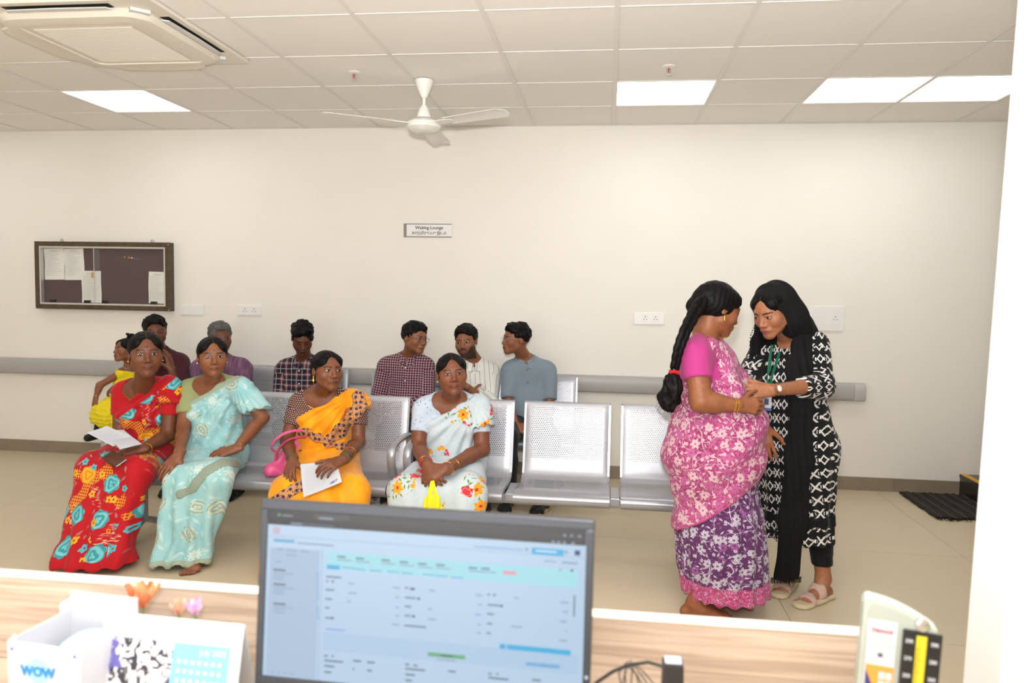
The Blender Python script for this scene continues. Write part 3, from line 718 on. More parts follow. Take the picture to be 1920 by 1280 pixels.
# ---- artificial flowers in a little pot behind the calendar
def flower(px, py, Yd, cols, nP, R0, label, droop=.5, seed=1, openness=.9):
    p = at(px, py, Yd); f = empty('artificial_flower', (p.x, p.y, DZ)); h = p.z-DZ; r = random.Random(seed)
    MB().tube([(.0, .0, .0), (.006, .0, h*.5), (0, 0, h)], .0022, 6).build('stem', plain('stem_green', (110, 140, 80), .6), f)
    MB().lathe([(.001, 0), (.02, 0), (.022, .002), (.004, .006), (.001, .006)], seg=14).build('foot', M_white, f)
    pv = None
    for k in range(nP):
        a = 2.4*k; el = (.15+.9*openness*(k/nP)); L = R0*(.65+.35*r.random()); wd = L*.24
        Rm = Matrix.Translation((0, 0, h)) @ Matrix.Rotation(a, 4, 'Z') @ Matrix.Rotation(-(pi/2-el*1.2), 4, 'Y')
        mb = MB(); v = []; ff = []
        for i in range(6):
            t = i/5; ww = wd*sin(pi*min(.96, .12+t*.86))
            for j in range(3): s_ = j-1; v.append(Rm @ Vector((t*L, s_*ww, .006*abs(s_)+L*.25*t*t)))
        for i in range(5):
            for j in range(2): ff.append((i*3+j, i*3+j+1, (i+1)*3+j+1, (i+1)*3+j))
        mb.add(v, ff); mb.add([q+Vector((0, 0, -.0008)) for q in v], [q[::-1] for q in ff])
        mb.build('petal', plain('petal', cols[k % len(cols)], .6), f, smooth=True)
    tag(f, label, 'flower', 'artificial flowers'); return f
flower(268, 1138, 1.24, [(245, 140, 90), (250, 160, 110), (238, 120, 70)], 20, .052, 'orange artificial flower behind the desk calendar', seed=3)
flower(335, 1150, 1.25, [(250, 190, 160), (245, 170, 140)], 14, .028, 'small peach artificial flower between the orange and the pink one', seed=5)
flower(366, 1152, 1.24, [(235, 170, 215), (240, 190, 225)], 16, .03, 'small pink artificial flower behind the desk calendar, next to the monitor', seed=6)
# ---- mercury blood pressure meter
b0, b1 = at(1606, 1150, 1.17), at(1760, 1190, 1.15)
X, Y, Z = frame_from(b0, b1, radians(-3)); X = Vector((X.x, X.y, 0)).normalized(); Y = Vector((0, 0, 1)).cross(X)
bp = empty('blood_pressure_meter', (b0.x, b0.y, DZ)); bp.rotation_euler = (0, radians(2), math.atan2(X.y, X.x))
tag(bp, 'upright pale green mercury blood pressure meter with yellow scale column, on the desk end', 'blood pressure meter')
bp.scale = (.90, 1, 1); w_ = (b1-b0).length; hh = b0.z-DZ+.026; M_bp = plain('bp_case', (172, 180, 168), .4); M_bp2 = plain('bp_inner', (160, 166, 156), .5)
def arch(x0, x1, z0, z1, sag, n=10):
    return [(x0, z0), (x1, z0), (x1, z1-sag)]+[(x1+(x0-x1)*k/n, z1-sag*((k/n-1)**2)*1.0 if False else z1-sag*(1-k/n)**2) for k in range(1, n)]+[(x0+.012, z1+.001), (x0+.004, z1-.002), (x0, z1-.01)]
MB().prism(arch(0, w_, 0, hh, .033), 0, .03).build('case', M_bp, bp, bevel=.002)
MB().prism(arch(.006, w_-.006, .01, hh-.006, .031), -.0012, -.0001).build('inner_face', M_bp2, bp)
MB().box(.008, .052, -.0022, -.0014, .0, hh-.03).build('label_sheet', M_card, bp)
text('Diamond', .0085, plain('red_print', (214, 50, 50), .6), bp, (.030, -.0028, hh-.045), bold=.0002)
pr_ = MB()
for z in (-.056, -.060, -.066, -.070): pr_.box(.014, .046, -.0027, -.0023, hh+z, hh+z+.0012)
pr_.build('small_print', M_ink, bp)['kind'] = 'stuff'
text('ISI', .008, M_black, bp, (.030, -.0028, hh-.082), bold=.0003)
MB().box(.010, .052, -.0028, -.0023, hh-.16, hh-.098).build('orange_leaflet', plain('leaflet_orange', (240, 150, 60), .5), bp)
MB().prism([(.010, hh-.16), (.036, hh-.16), (.010, hh-.105)], -.0033, -.0029).build('navy_corner', plain('leaflet_navy', (50, 54, 110), .5), bp)
lf = MB()
for i in range(3):
    for j in range(2): lf.box(.030+.0105*j, .039+.0105*j, -.0033, -.0029, hh-.118-.014*i, hh-.107-.014*i)
lf.build('leaflet_pictures', M_card, bp)
MB().box(.060, .118, -.0062, -.0014, 0, hh-.036).build('scale_plate', plain('bp_black', (20, 20, 20), .4), bp, bevel=.002)
MB().box(.080, .095, -.0082, -.0064, 0, hh-.042).build('mercury_column', plain('bp_yellow', (214, 196, 40), .4), bp)
tk = MB()
for i in range(60): tk.box(.0812 if i % 5 else .0812, .0845 if i % 5 else .088, -.0088, -.0083, hh-.06-.0036*i, hh-.0593-.0036*i)
tk.build('scale_marks', M_black, bp)['kind'] = 'stuff'
for i in range(6):
    text(str(300-20*i), .0075, M_card, bp, (.107, -.0066, hh-.052-.026*i), bold=.0002, name='scale_number')
    text(str(290-20*i), .0075, M_card, bp, (.070, -.0066, hh-.052-.026*i), bold=.0002, name='scale_number')
MB().lathe([(.011, 0), (.010, -.004), (.006, -.005), (.001, -.005)], (.088, -.0014, hh-.026), 16, axis='y').build('latch_knob', M_metal, bp, smooth=True)
# ---- cable and small black adapter
a0 = at(1262, 1236, 1.16); ad = empty('cable_adapter', (a0.x, a0.y, DZ)); ah = a0.z-DZ
tag(ad, 'slim black adapter with pale top standing on the desk by the monitor', 'adapter')
MB().prism([(-.019, 0), (.019, 0), (.0155, ah-.003), (-.0155, ah-.003)], -.013, .015).build('body', plain('adapter_black', (36, 35, 36), .35), ad, bevel=.003)
MB().box(-.0125, .0125, -.010, .012, ah-.0028, ah).build('top_label', plain('adapter_top', (190, 205, 220), .3), ad, bevel=.001)
cb = MB(); pts = [at(1241, 1244, 1.165), at(1215, 1241, 1.165), at(1180, 1246, 1.16), at(1150, 1258, 1.16), at(1120, 1278, 1.15), at(1090, 1310, 1.14)]
cb.tube([Vector((a0.x-.015, a0.y, a0.z-.012))]+pts[1:], .0028, 8)
co = cb.build('black_cable', plain('cable_black', (28, 28, 30), .45), smooth=True); tag(co, 'black cable arching from the adapter to behind the monitor', 'cable')
lp = MB()
for k, (dx, dy) in enumerate(((0, 0), (6, -3), (13, 2), (-6, 4))):
    p = [at(1168+dx, 1300+dy, 1.15), at(1160+dx+6*k, 1262, 1.152), at(1176+dx, 1240+dy, 1.158), at(1192+dx+2*k, 1262, 1.155), at(1215+dx*2, 1300, 1.15)]
    lp.tube(p, .0011, 6)
lo = lp.build('thin_cable_coil', plain('thin_black', (36, 34, 34), .45), smooth=True); tag(lo, 'loose coil of thin black wires hanging over the black cable', 'cable')
# ================================================================== FIGURES: distance fields turned into one skin
F4 = np.float32
def unit(v): v = np.asarray(v, float); return v/np.linalg.norm(v)
def rot(yaw=0, pitch=0, roll=0):
    """columns are the local axes: x image-right, y away from the viewer, z up; yaw turns the face to image-right, pitch nods down"""
    M = Matrix.Rotation(radians(yaw), 3, 'Z') @ Matrix.Rotation(radians(pitch), 3, 'X') @ Matrix.Rotation(radians(roll), 3, 'Y')
    return np.array(M)
class Pr:
    def __init__(s, f, lo, hi, k, sub=False): s.f, s.lo, s.hi, s.k, s.sub = f, np.asarray(lo), np.asarray(hi), k, sub
def cone(a, b, ra, rb=None, k=.02, n=None, fl=1.0, sub=False):
    a, b = np.asarray(a, float), np.asarray(b, float); rb = ra if rb is None else rb
    S = np.eye(3)
    if n is not None: n = unit(n); S = S+(1/fl-1)*np.outer(n, n)
    ba = S @ (b-a); L2 = float(ba @ ba)+1e-12
    def f(X, Y, Z):
        x, y, z = X-a[0], Y-a[1], Z-a[2]
        if n is not None:
            d = (x*n[0]+y*n[1]+z*n[2])*(1/fl-1); x, y, z = x+d*n[0], y+d*n[1], z+d*n[2]
        t = np.clip((x*ba[0]+y*ba[1]+z*ba[2])/L2, 0, 1)
        q = np.sqrt((x-t*ba[0])**2+(y-t*ba[1])**2+(z-t*ba[2])**2)-(ra+(rb-ra)*t)
        return q*(min(1.0, .5+.5*fl) if n is not None else 1.0)
    m = max(ra, rb); return Pr(f, np.minimum(a, b)-m, np.maximum(a, b)+m, k, sub)
def ell(c, r, R=None, k=.02, sub=False):
    c, r = np.asarray(c, float), np.asarray(r, float); R = np.eye(3) if R is None else R
    def f(X, Y, Z):
        x, y, z = X-c[0], Y-c[1], Z-c[2]
        q = [x*R[0, i]+y*R[1, i]+z*R[2, i] for i in range(3)]
        k0 = np.sqrt(sum((q[i]/r[i])**2 for i in range(3)))+1e-6; k1 = np.sqrt(sum((q[i]/r[i]**2)**2 for i in range(3)))+1e-6
        return k0*(k0-1)/k1
    m = np.abs(R) @ r; return Pr(f, c-m, c+m, k, sub)
class Grid:
    def __init__(s, lo, hi, h):
        s.lo, s.h = np.asarray(lo, float), h; s.n = [int(math.ceil((hi[i]-lo[i])/h))+1 for i in range(3)]
        s.ax = [(s.lo[i]+h*np.arange(s.n[i])).astype(F4) for i in range(3)]
        s.X, s.Y, s.Z = s.ax[0][:, None, None], s.ax[1][None, :, None], s.ax[2][None, None, :]
    def ev(s, prims, D=None):
        if D is None: D = np.full(s.n, .3, F4)
        for p in prims:
            m = p.k+4*s.h+.012
            a = [max(0, int((p.lo[i]-m-s.lo[i])/s.h)) for i in range(3)]; b = [min(s.n[i], int((p.hi[i]+m-s.lo[i])/s.h)+2) for i in range(3)]
            if any(a[i] >= b[i] for i in range(3)): continue
            sl = tuple(slice(a[i], b[i]) for i in range(3))
            d = p.f(s.X[a[0]:b[0]], s.Y[:, a[1]:b[1]], s.Z[:, :, a[2]:b[2]]).astype(F4); o = D[sl]; k = max(p.k, 1e-5)
            if p.sub: d = -d; h = np.clip(.5-.5*(o-d)/k, 0, 1); D[sl] = o+(d-o)*h+k*h*(1-h)
            else: h = np.clip(.5+.5*(d-o)/k, 0, 1); D[sl] = d+(o-d)*h-k*h*(1-h)
        return D
def nets(D, g):
    S = D < 0; n = D.shape
    c = np.zeros([n[i]-1 for i in range(3)], np.int8)
    for i in (0, 1):
        for j in (0, 1):
            for k in (0, 1): c += S[i:n[0]-1+i, j:n[1]-1+j, k:n[2]-1+k]
    act = (c > 0) & (c < 8); I = np.argwhere(act)
    if len(I) == 0: return np.zeros((0, 3)), np.zeros((0, 4), int)
    idx = -np.ones(act.shape, np.int32); idx[act] = np.arange(len(I))
    acc = np.zeros((len(I), 3)); cnt = np.zeros(len(I))
    corners = [(i, j, k) for i in (0, 1) for j in (0, 1) for k in (0, 1)]
    val = {o: D[I[:, 0]+o[0], I[:, 1]+o[1], I[:, 2]+o[2]] for o in corners}
    for o in corners:
        for ax in range(3):
            if o[ax]: continue
            o2 = tuple(1 if q == ax else o[q] for q in range(3)); v0, v1 = val[o], val[o2]
            m = (v0 < 0) != (v1 < 0); t = v0[m]/(v0[m]-v1[m]); p = np.tile(np.array(o, float), (m.sum(), 1)); p[:, ax] += t
            acc[m] += p; cnt[m] += 1
    V = (I+acc/cnt[:, None])*g.h+g.lo
    Q = []
    for ax in range(3):
        a1, a2 = (ax+1) % 3, (ax+2) % 3
        s0 = [slice(None)]*3; s1 = [slice(None)]*3; s0[ax] = slice(0, -1); s1[ax] = slice(1, None)
        A, B = S[tuple(s0)], S[tuple(s1)]
        E = np.argwhere(A != B)
        E = E[(E[:, a1] > 0) & (E[:, a2] > 0) & (E[:, a1] < n[a1]-1) & (E[:, a2] < n[a2]-1)]
        if not len(E): continue
        e1 = np.zeros(3, int); e1[a1] = 1; e2 = np.zeros(3, int); e2[a2] = 1
        q = [idx[tuple((E-d).T)] for d in (0*e1, e1, e1+e2, e2)]
        q = np.stack(q, 1); ins = A[tuple(E.T)]
        q[~ins] = q[~ins][:, ::-1]; Q.append(q)
    return V, np.concatenate(Q)
def vnormals(V, Q):
    N_ = np.zeros_like(V); fn = np.cross(V[Q[:, 2]]-V[Q[:, 0]], V[Q[:, 3]]-V[Q[:, 1]])
    for k in range(4): np.add.at(N_, Q[:, k], fn)
    return N_/(np.linalg.norm(N_, axis=1, keepdims=True)+1e-12)
def _hash(i, j, k, s):
    n = (i*374761393+j*668265263+k*1274126177+s*362437) & 0x7fffffff
    n = ((n ^ (n >> 13))*1274126177) & 0x7fffffff
    return ((n ^ (n >> 16)) & 0xffff)/32768.0-1.0
def vnoise(P, f, seed=0):
    """smooth value noise, -1..1, at points P"""
    q = np.asarray(P)*f; i = np.floor(q).astype(np.int64); t = q-i; t = t*t*(3-2*t); r = 0
    for a in (0, 1):
        for b in (0, 1):
            for c in (0, 1):
                w_ = (t[:, 0] if a else 1-t[:, 0])*(t[:, 1] if b else 1-t[:, 1])*(t[:, 2] if c else 1-t[:, 2])
                r = r+w_*_hash(i[:, 0]+a, i[:, 1]+b, i[:, 2]+c, seed)
    return r
def raw_mesh(name, V, Q, mat, loc, attrs=None):
    me = bpy.data.meshes.new(name); V = np.asarray(V)-np.asarray(loc)
    me.vertices.add(len(V)); me.vertices.foreach_set('co', V.astype(F4).ravel())
    me.loops.add(Q.size); me.loops.foreach_set('vertex_index', Q.astype(np.int32).ravel())
    me.polygons.add(len(Q)); me.polygons.foreach_set('loop_start', np.arange(0, Q.size, 4, dtype=np.int32))
    me.polygons.foreach_set('use_smooth', np.ones(len(Q), bool)); me.materials.append(mat)
    for k_, a in (attrs or {}).items():
        at_ = me.attributes.new(k_, 'FLOAT_VECTOR', 'CORNER' if len(a) == Q.size and len(a) != len(V) else 'POINT'); at_.data.foreach_set('vector', np.asarray(a, F4).ravel())
    me.update(calc_edges=True); me.validate(); return me
def skin_obj(name, V, Q, mat, root, attrs=None):
    top = root
    while top.parent: top = top.parent
    o = bpy.data.objects.new(name, raw_mesh(name, V, Q, mat, top.location, attrs)); COL.objects.link(o); o.parent = root; return o
def bounds(prims, pad):
    return np.min([p.lo for p in prims if not p.sub], 0)-pad, np.max([p.hi for p in prims if not p.sub], 0)+pad

# ---- anatomy
def head_prims(c, R, s=1.0, male=False, nose=1.0, wide=1.0):
    w_ = lambda p: c+R @ (np.array(p)*s*np.array([wide, 1, 1])); e = lambda p, r, k=.02, sub=False: ell(w_(p), np.array(r)*s, R, k*s, sub)
    cn = lambda a, b, ra, rb, k=.02: cone(w_(a), w_(b), ra*s, rb*s, k*s)
    j = 1.0 if male else .97
    P = [e((0, .015, .025), (.074, .092, .083)), e((0, -.030, .010), (.064, .060, .073)), e((0, -.034, -.03), (.061*j, .053, .060)),
         cn((-.046*j, -.010, -.050), (-.010, -.066, -.088), .022, .020, .024), cn((.046*j, -.010, -.050), (.010, -.066, -.088), .022, .020, .024),
         e((0, -.071, -.089), (.021*j, .018, .017), .016), e((-.040, -.055, -.026), (.024, .023, .024)), e((.040, -.055, -.026), (.024, .023, .024)),
         e((0, -.02, -.075), (.036, .045, .024), .02),
         cn((-.030, -.077, .021), (.030, -.077, .021), .010, .010, .014),
         e((-.031, -.101, .0), (.017, .0165, .0105), .012, True), e((.031, -.101, .0), (.017, .0165, .0105), .012, True),
         e((-.031, -.0750, .0), (.0140, .0135, .0120), .004), e((.031, -.0750, .0), (.0140, .0135, .0120), .004),
         cn((-.041, -.079, .0095), (-.021, -.0870, .0088), .0042, .0042, .005), cn((.041, -.079, .0095), (.021, -.0870, .0088), .0042, .0042, .005),
         cn((0, -.082, .010), (0, -.102-.003*nose, -.030), .0065, .0105*nose, .014),
         e((-.0125, -.094, -.035), (.0085*nose, .011, .0072), .007), e((.0125, -.094, -.035), (.0085*nose, .011, .0072), .007),
         e((0, -.084, -.060), (.028, .014, .018), .014), e((0, -.0945, -.0572), (.021, .0080, .0050), .005), e((0, -.0935, -.0668), (.018, .0082, .0062), .005),
         e((-.073, .010, -.004), (.0075, .0155, .027), .004), e((.073, .010, -.004), (.0075, .0155, .027), .004),
         e((-.082, .004, -.002), (.006, .009, .017), .003, True), e((.082, .004, -.002), (.006, .009, .017), .003, True)]
    return P
def hand_prims(w, d, nrm, side, s=1.0, curl=(20, 25, 20), thumb=(.3, .2), spread=1.0, k=.006):
    """w wrist, d direction of the fingers, nrm back of the hand, side +1 when the thumb lies towards nrm x d"""
    d = unit(d); n = unit(np.asarray(nrm)-d*np.dot(nrm, d)); x = np.cross(d, n)*side
    W = lambda p: w+(x*p[0]+d*p[1]+n*p[2])*s
    P = [cone(W((0, -.02, 0)), W((0, .02, 0)), .024*s, .026*s, k, n, .72)]
    ks = [(.026, .084, 0), (.008, .088, .002), (-.010, .085, .001), (-.027, .076, -.002)]
    L = [(.040, .024, .019), (.044, .027, .020), (.041, .025, .020), (.031, .019, .018)]
    for q, (kx, ky, kz) in enumerate(ks):
        P.append(cone(W((kx*.45, .012, 0)), W((kx*.95, ky*.93, kz)), .0165*s, .0125*s, .012*s, n, .85))
    fing = []
    for q, (kx, ky, kz) in enumerate(ks):
        a = 0.; p = np.array([kx, ky, kz]); sp = radians((8, 2, -4, -11)[q]*spread); r = .0092-.0006*q if q != 1 else .0092
        c3 = curl[q] if hasattr(curl[0], '__len__') else curl
        for b in range(3):
            a += radians(c3[b]); dd = np.array([sin(sp)*cos(a), cos(sp)*cos(a), -sin(a)]); p2 = p+dd*L[q][b]
            r2 = r*(.92 if b < 2 else .82); fing.append(cone(W(p), W(p2), r*s, r2*s, .0035*s if b else .006*s)); p, r = p2, r2
    t0, t1 = thumb; b = np.array([.020, .022, -.006]); m1 = b+np.array([.030, .030, -.010-.02*t1]); 
    m2 = m1+np.array([.026*(1-t0)+.0, .026, -.010-.012*t1]); m3 = m2+np.array([.012-.024*t0, .022, -.006-.010*t1])
    P += [cone(W(b), W(m1), .0165*s, .0125*s, .012*s), cone(W(m1), W(m2), .0115*s, .0100*s, .004*s), cone(W(m2), W(m3), .0098*s, .0078*s, .003*s)]
    return P+fing
def foot_prims(ank, d, s=1.0, toes=True, splay=0):
    """bare foot; ank ankle centre, d horizontal direction of the toes"""
    d = unit((d[0], d[1], 0)); x = np.array([-d[1], d[0], 0]); z = np.array([0, 0, 1.]); g = np.array([ank[0], ank[1], 0])
    W = lambda p: g+(x*p[0]+d*p[1])*s+z*p[2]*s
    P = [cone(W((0, -.035, .03)), W((0, .04, .035)), .030*s, .032*s, .02), cone(W((0, .0, ank[2]/s)), W((0, .03, .05)), .036*s, .034*s, .02),
         cone(W((0, .03, .045)), W((0, .13, .022)), .034*s, .022*s, .02, z, .9), cone(W((-.022, .12, .020)), W((.025, .13, .020)), .020*s, .020*s, .015)]
    if toes:
        for i, (tx, l) in enumerate(((-.030, .052), (-.012, .048), (.003, .042), (.016, .034), (.028, .025))):
            P.append(cone(W((tx*.9, .135, .016)), W((tx*1.05, .135+l, .012)), (.0125, .0085, .0082, .008, .0075)[i]*s, (.0105, .008, .0075, .007, .007)[i]*s, .004))
    return P

# ---- materials of skin and hair
def skin_mat(name, c, gaze=0.0, closed=0.0, bindi=None, beard=0.0, stache=0.0, lip=None, brow=1.0, parting=False, sleepy=0.0, browc=(20, 13, 11)):
    c = (c[0]*.96, c[1]*.90, c[2]*.84)
    M = Mat(name, .48, spec=.45); M.b.inputs['Subsurface Weight'].default_value = .0
    a = M.attr('fc'); x, y, z = M.xyz(a.outputs['Vector']); ax = x.abs()
    dk = tuple(v*.90 for v in c); n = M.noise(60, detail=3)
    col = M.mix(dk, c, n.step(.25, .7))
    lipc = lip or tuple((c[0]*.80, c[1]*.62, c[2]*.62))
    front = y.lt(-.045)*z.gt(-.15)
    # around the eyes a little darker
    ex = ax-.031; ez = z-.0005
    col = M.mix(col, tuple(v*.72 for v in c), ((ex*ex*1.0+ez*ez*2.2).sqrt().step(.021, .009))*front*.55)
    if beard:
        nb0 = M.noise(90)-.5; low = ((z*-1.0)-.012).step(0, .03)
        side = (ax-z*.8+nb0*.012).step(.070, .090)
        nb = M.noise(420, detail=1).step(.3, .6)
        ch = ((z*-1.0)+ax*.35-.001).step(.070, .084)
        col = M.mix(col, (26, 20, 18), (side.max(ch))*low*y.lt(.03)*z.gt(-.13)*(nb*.25+.75)*beard)
    if stache:
        sz = (z+.0485+ax*ax*9.0).abs()
        col = M.mix(col, (24, 18, 16), sz.step(.0068, .0035)*ax.step(.031, .022)*front*stache)
    # lips
    lz = z+.0625; lip_m = lz.abs().step(.0105, .0075)*(ax+lz.abs()*1.3).step(.0265, .022)*front
    col = M.mix(col, lipc, lip_m*.85)
    ml = (lz-ax*ax*3.0+.0008).abs().step(.0020, .0006)*ax.step(.0245, .021)*front
    col = M.mix(col, tuple(v*.25 for v in c), ml*.85)
    nx = (ax-.0075); nz = z+.0425
    col = M.mix(col, tuple(v*.22 for v in c), (nx*nx+nz*nz*3.0).sqrt().step(.0052, .0025)*front*.85)
    # eyes
    wd = .0150; up = .0056*(1-.5*sleepy)
    upper = up-(ex*ex)*(up/(wd*wd)); lower = -.0042+(ex*ex)*(.0042/(wd*wd))
    if not closed:
        eye = (ez-upper).step(.0006, -.0006)*(ez-lower).step(-.0006, .0006)*front
        sx = x-gaze; gx_ = (x.gt(0.)*2.0-1.0); ix = x-gx_*.031-gaze
        ir = (ix*ix+(ez-.0006)*(ez-.0006)).sqrt()
        ec = M.mix((196, 184, 172), (36, 20, 14), ir.step(.0070, .0060)); ec = M.mix(ec, (8, 6, 6), ir.step(.0032, .0026))
        hl = ((ix+.0018)*(ix+.0018)+(ez-.0028)*(ez-.0028)).sqrt()
        col = M.mix(col, ec, eye)
        lash = (ez-upper).abs().step(.0016, .0005)*ex.abs().step(wd+.0015, wd-.001)*front
        col = M.mix(col, (20, 13, 11), lash*.95)
        lash2 = (ez-lower).abs().step(.0011, .0003)*ex.abs().step(wd, wd-.002)*front
        col = M.mix(col, (40, 26, 20), lash2*.6)
        M.rough((eye*-.40)+.50)
    else:
        cl = (ez+.0035-ex*ex*14.0).abs().step(.0020, .0007)*ex.abs().step(.017, .015)*front
        col = M.mix(col, (18, 12, 10), cl*.95)
    bz = z-.0215-ex*.05+ex*ex*10.0
    bm = (bz.abs()+ex.step(.004, .022)*.0014).step(.0042, .0022)*ex.abs().step(.0225, .0185)*front
    col = M.mix(col, browc, bm*.97*brow)
    if bindi is not None:
        col = M.mix(col, bindi, (x*x+(z-.036)*(z-.036)).sqrt().step(.0046, .0038)*front)
    M.base(col); M.bump(n, .12, .002)
    return M.m
def hair_mat(name='hair_black', c=(13, 11, 11), c2=(30, 25, 23), parting=False, rough=.5):
    M = Mat(name, rough, spec=.13); a = M.attr('fc'); x, y, z = M.xyz(a.outputs['Vector'])
    v = M.vec(x*40.0, y*260.0+z*120.0, z*60.0+x*30.0) if parting else M.vec(x*230.0, y*60.0, z*60.0+x*80.0)
    n = M.noise(1.0, v, 3, .6); col = M.mix(c, c2, n.step(.5, .8))
    if parting: col = M.mix(col, (96, 64, 48), x.abs().step(.0022, .0008)*y.lt(.02)*z.gt(.04)*.8)
    M.base(col); M.bump(n, .55, .003); return M.m

def tubes_obj(name, lst, mat, root, smooth=True, seg=8):
    mb = MB()
    for pts, r in lst: mb.tube([Vector(p)-root.location for p in pts], r, seg)
    return mb.build(name, mat, root, smooth=smooth)
def ring(c, axis, r, n=20, squash=1.0, ref=(0, 0, 1)):
    axis = unit(axis); a = np.cross(axis, ref); a = unit(a if np.linalg.norm(a) > 1e-3 else np.cross(axis, (1, 0, 0))); b = np.cross(axis, a)
    return [c+a*cos(2*pi*k/n)*r+b*sin(2*pi*k/n)*r*squash for k in range(n)]
def bangle(root, c, axis, r, mat, th=.0025, name='bangle', squash=.85, ref=(0, 0, 1)):
    mb = MB(); mb.tube([Vector(p)-root.location for p in ring(c, axis, r, 24, squash, ref)], th, 6, closed=True)
    return mb.build(name, mat, root, smooth=True)
M_gold = plain('gold', (226, 178, 74), .25, .85)
M_gband = plain('glass_bangle_green', (60, 92, 60), .25); M_redb = plain('red_thread', (196, 40, 60), .6); M_cop = plain('copper_bangle', (150, 96, 40), .3, .6)

class Body:
    """one person: gathers the shapes of the skin, then grows body, hair and clothes"""
    def __init__(s, label, foot, skin, cat='person', group=None, q=1.0):
        s.qf = q
        s.root = empty('person', tuple(foot)); tag(s.root, label, cat, group); s.skin = skin
        s.torso, s.arms, s.legs, s.ex = [], [], [], []; s.fine = []; s.hs = 1.0
    def head(s, c, yaw=0, pitch=0, roll=0, hs=1.0, cam_rel=True, neck=None, male=False, nr=.050, **kw):
        if cam_rel: yaw += math.degrees(math.atan2(-c[0], c[1])); pitch -= math.degrees(math.atan2(CAM_Z-c[2], math.hypot(c[0], c[1])))
        s.hc, s.hR, s.hs = np.array(c), rot(yaw, pitch, roll), hs
        s.hp = head_prims(s.hc, s.hR, hs, male, **kw); nb = np.array(neck)
        s.neck = nb; b = s.hc+s.hR @ (np.array([0, .022, -.055])*hs)
        s.hp += [cone(b, nb, nr*hs*.98, nr*hs*1.08, .02)]
        s.fine.append((s.hc+s.hR @ np.array([0, 0, -.02])*hs, .125*hs, .0032))
        return s
    def loc(s, p): return s.hc+s.hR @ (np.array(p)*s.hs)
    def trunk(s, pel, nb, sr, sl, w_=1.0, dp=1.0, bust=0.0, belly=0.0, sh=.05, hipw=1.0, sc=1.0):
        """pel pelvis centre, nb neck base, sr / sl shoulder joints at image left / right"""
        pel, nb, sr, sl = map(np.array, (pel, nb, sr, sl)); s.pel, s.nb, s.sr, s.sl = pel, nb, sr, sl
        up = unit(nb-pel); xr = sl-sr; xr = unit(xr-up*(xr @ up)); bk = np.cross(up, xr); R = np.stack([xr, bk, up], 1); s.tR = R; s.tup = np.linalg.norm(nb-pel)
        q = lambda t, x=0, y=0: pel+up*(s.tup*t)+xr*x+bk*y; s.tq = q
        s.torso = [ell(q(0), (.165*hipw, .118*dp, .115), R, .05), ell(q(.30, 0, -.012-.03*belly), (.130*w_+.01*belly, (.098+.02*belly)*dp, .13), R, .05),
                   ell(q(.64), (.132*w_, .095*dp, .16), R, .05), ell(q(.86, 0, .0), (.120*w_, .070*dp, .065), R, .04),
                   cone(sr+xr*.01, sl-xr*.01, sh, sh, .045, bk, .95), cone(q(1.06), sr+xr*.02+up*.015, .034, .034, .04), cone(q(1.06), sl-xr*.02+up*.015, .034, .034, .04)]
        if sc != 1.0:
            e_ = lambda t, r, k: ell(q(t), np.array(r)*sc, R, k*sc)
            s.torso = [e_(0, (.150, .118, .115), .05), e_(.3, (.125, .098, .13), .05), e_(.64, (.125, .095, .16), .05), e_(.86, (.110, .070, .065), .04), cone(sr, sl, sh, sh, .03), cone(q(1.04), sr, .026, .026, .03), cone(q(1.04), sl, .026, .026, .03)]
        if bust:
            for sx in (-1, 1): s.torso.append(ell(q(.60, sx*.066*w_, -.070*dp), (.060*bust, .052*bust, .060*bust), R, .03))
        return s
    def arm(s, sh, el, wr, r=(.046, .037, .036, .025), hand=None, box=True):
        """hand: dict for hand_prims"""
        sh, el, wr = map(np.array, (sh, el, wr)); a = [cone(sh, el, r[0], r[1], .02), cone(el, el+(wr-el)*.35, r[1]*.98, r[2], .02), cone(el+(wr-el)*.35, wr, r[2], r[3], .015)]
        s.arms.append((sh, el, wr, a))
        if hand is not None:
            d = hand.pop('d', wr-el); hp = hand_prims(wr, d, hand.pop('n'), hand.pop('side'), **hand); s.ex.append(a+hp)
            s.fine.append((wr+unit(d)*.075, .105*hand.get('s', 1), .0032))
        else: s.ex.append(a)
        return s
    def leg(s, hip, kn, an, r=(.078, .056, .052, .034), foot=None, fs=1.0, toes=True):
        hip, kn, an = map(np.array, (hip, kn, an)); s.legs.append((hip, kn, an)); P = [cone(hip, kn, r[0], r[1], .04), cone(kn, kn+(an-kn)*.3, r[1], r[2], .03), cone(kn+(an-kn)*.3, an, r[2], r[3], .03)]
        if foot is not None:
            P += foot_prims(an, foot, fs, toes); f = unit((foot[0], foot[1], 0)); toes and s.fine.append((np.array([an[0], an[1], .03])+f*.10, .13, .0035))
        s.ex.append(P); return s
    def field(s, g):
        D = g.ev(s.torso+s.hp)
        for P in s.ex:
            d = g.ev(P); k = .018; h = np.clip(.5+.5*(d-D)/k, 0, 1); D = np.where((d < .25) & (D < .25), d+(D-d)*h-k*h*(1-h), np.minimum(D, d))
        return D
    def grow(s, h=.010):
        allp = s.torso+s.hp+[p for P in s.ex for p in P]; lo, hi = bounds(allp, .02); lo[2] = max(lo[2], -.01)
        Vs, Qs, n = [], [], 0
        g = Grid(lo, hi, h); D = s.field(g); V, Q = nets(D, g)
        boxes = []
        for c, r, fh in s.fine: boxes.append((c-r, c+r, fh*s.qf))
        def inside(P, i, sh): return np.all((P > boxes[i][0]+sh) & (P < boxes[i][1]-sh), axis=1)
        keep = np.ones(len(Q), bool)
        for i in range(len(boxes)): m = inside(V, i, h*.4); keep &= ~m[Q].all(1)
        Vs.append(V); Qs.append(Q[keep]); n = len(V)
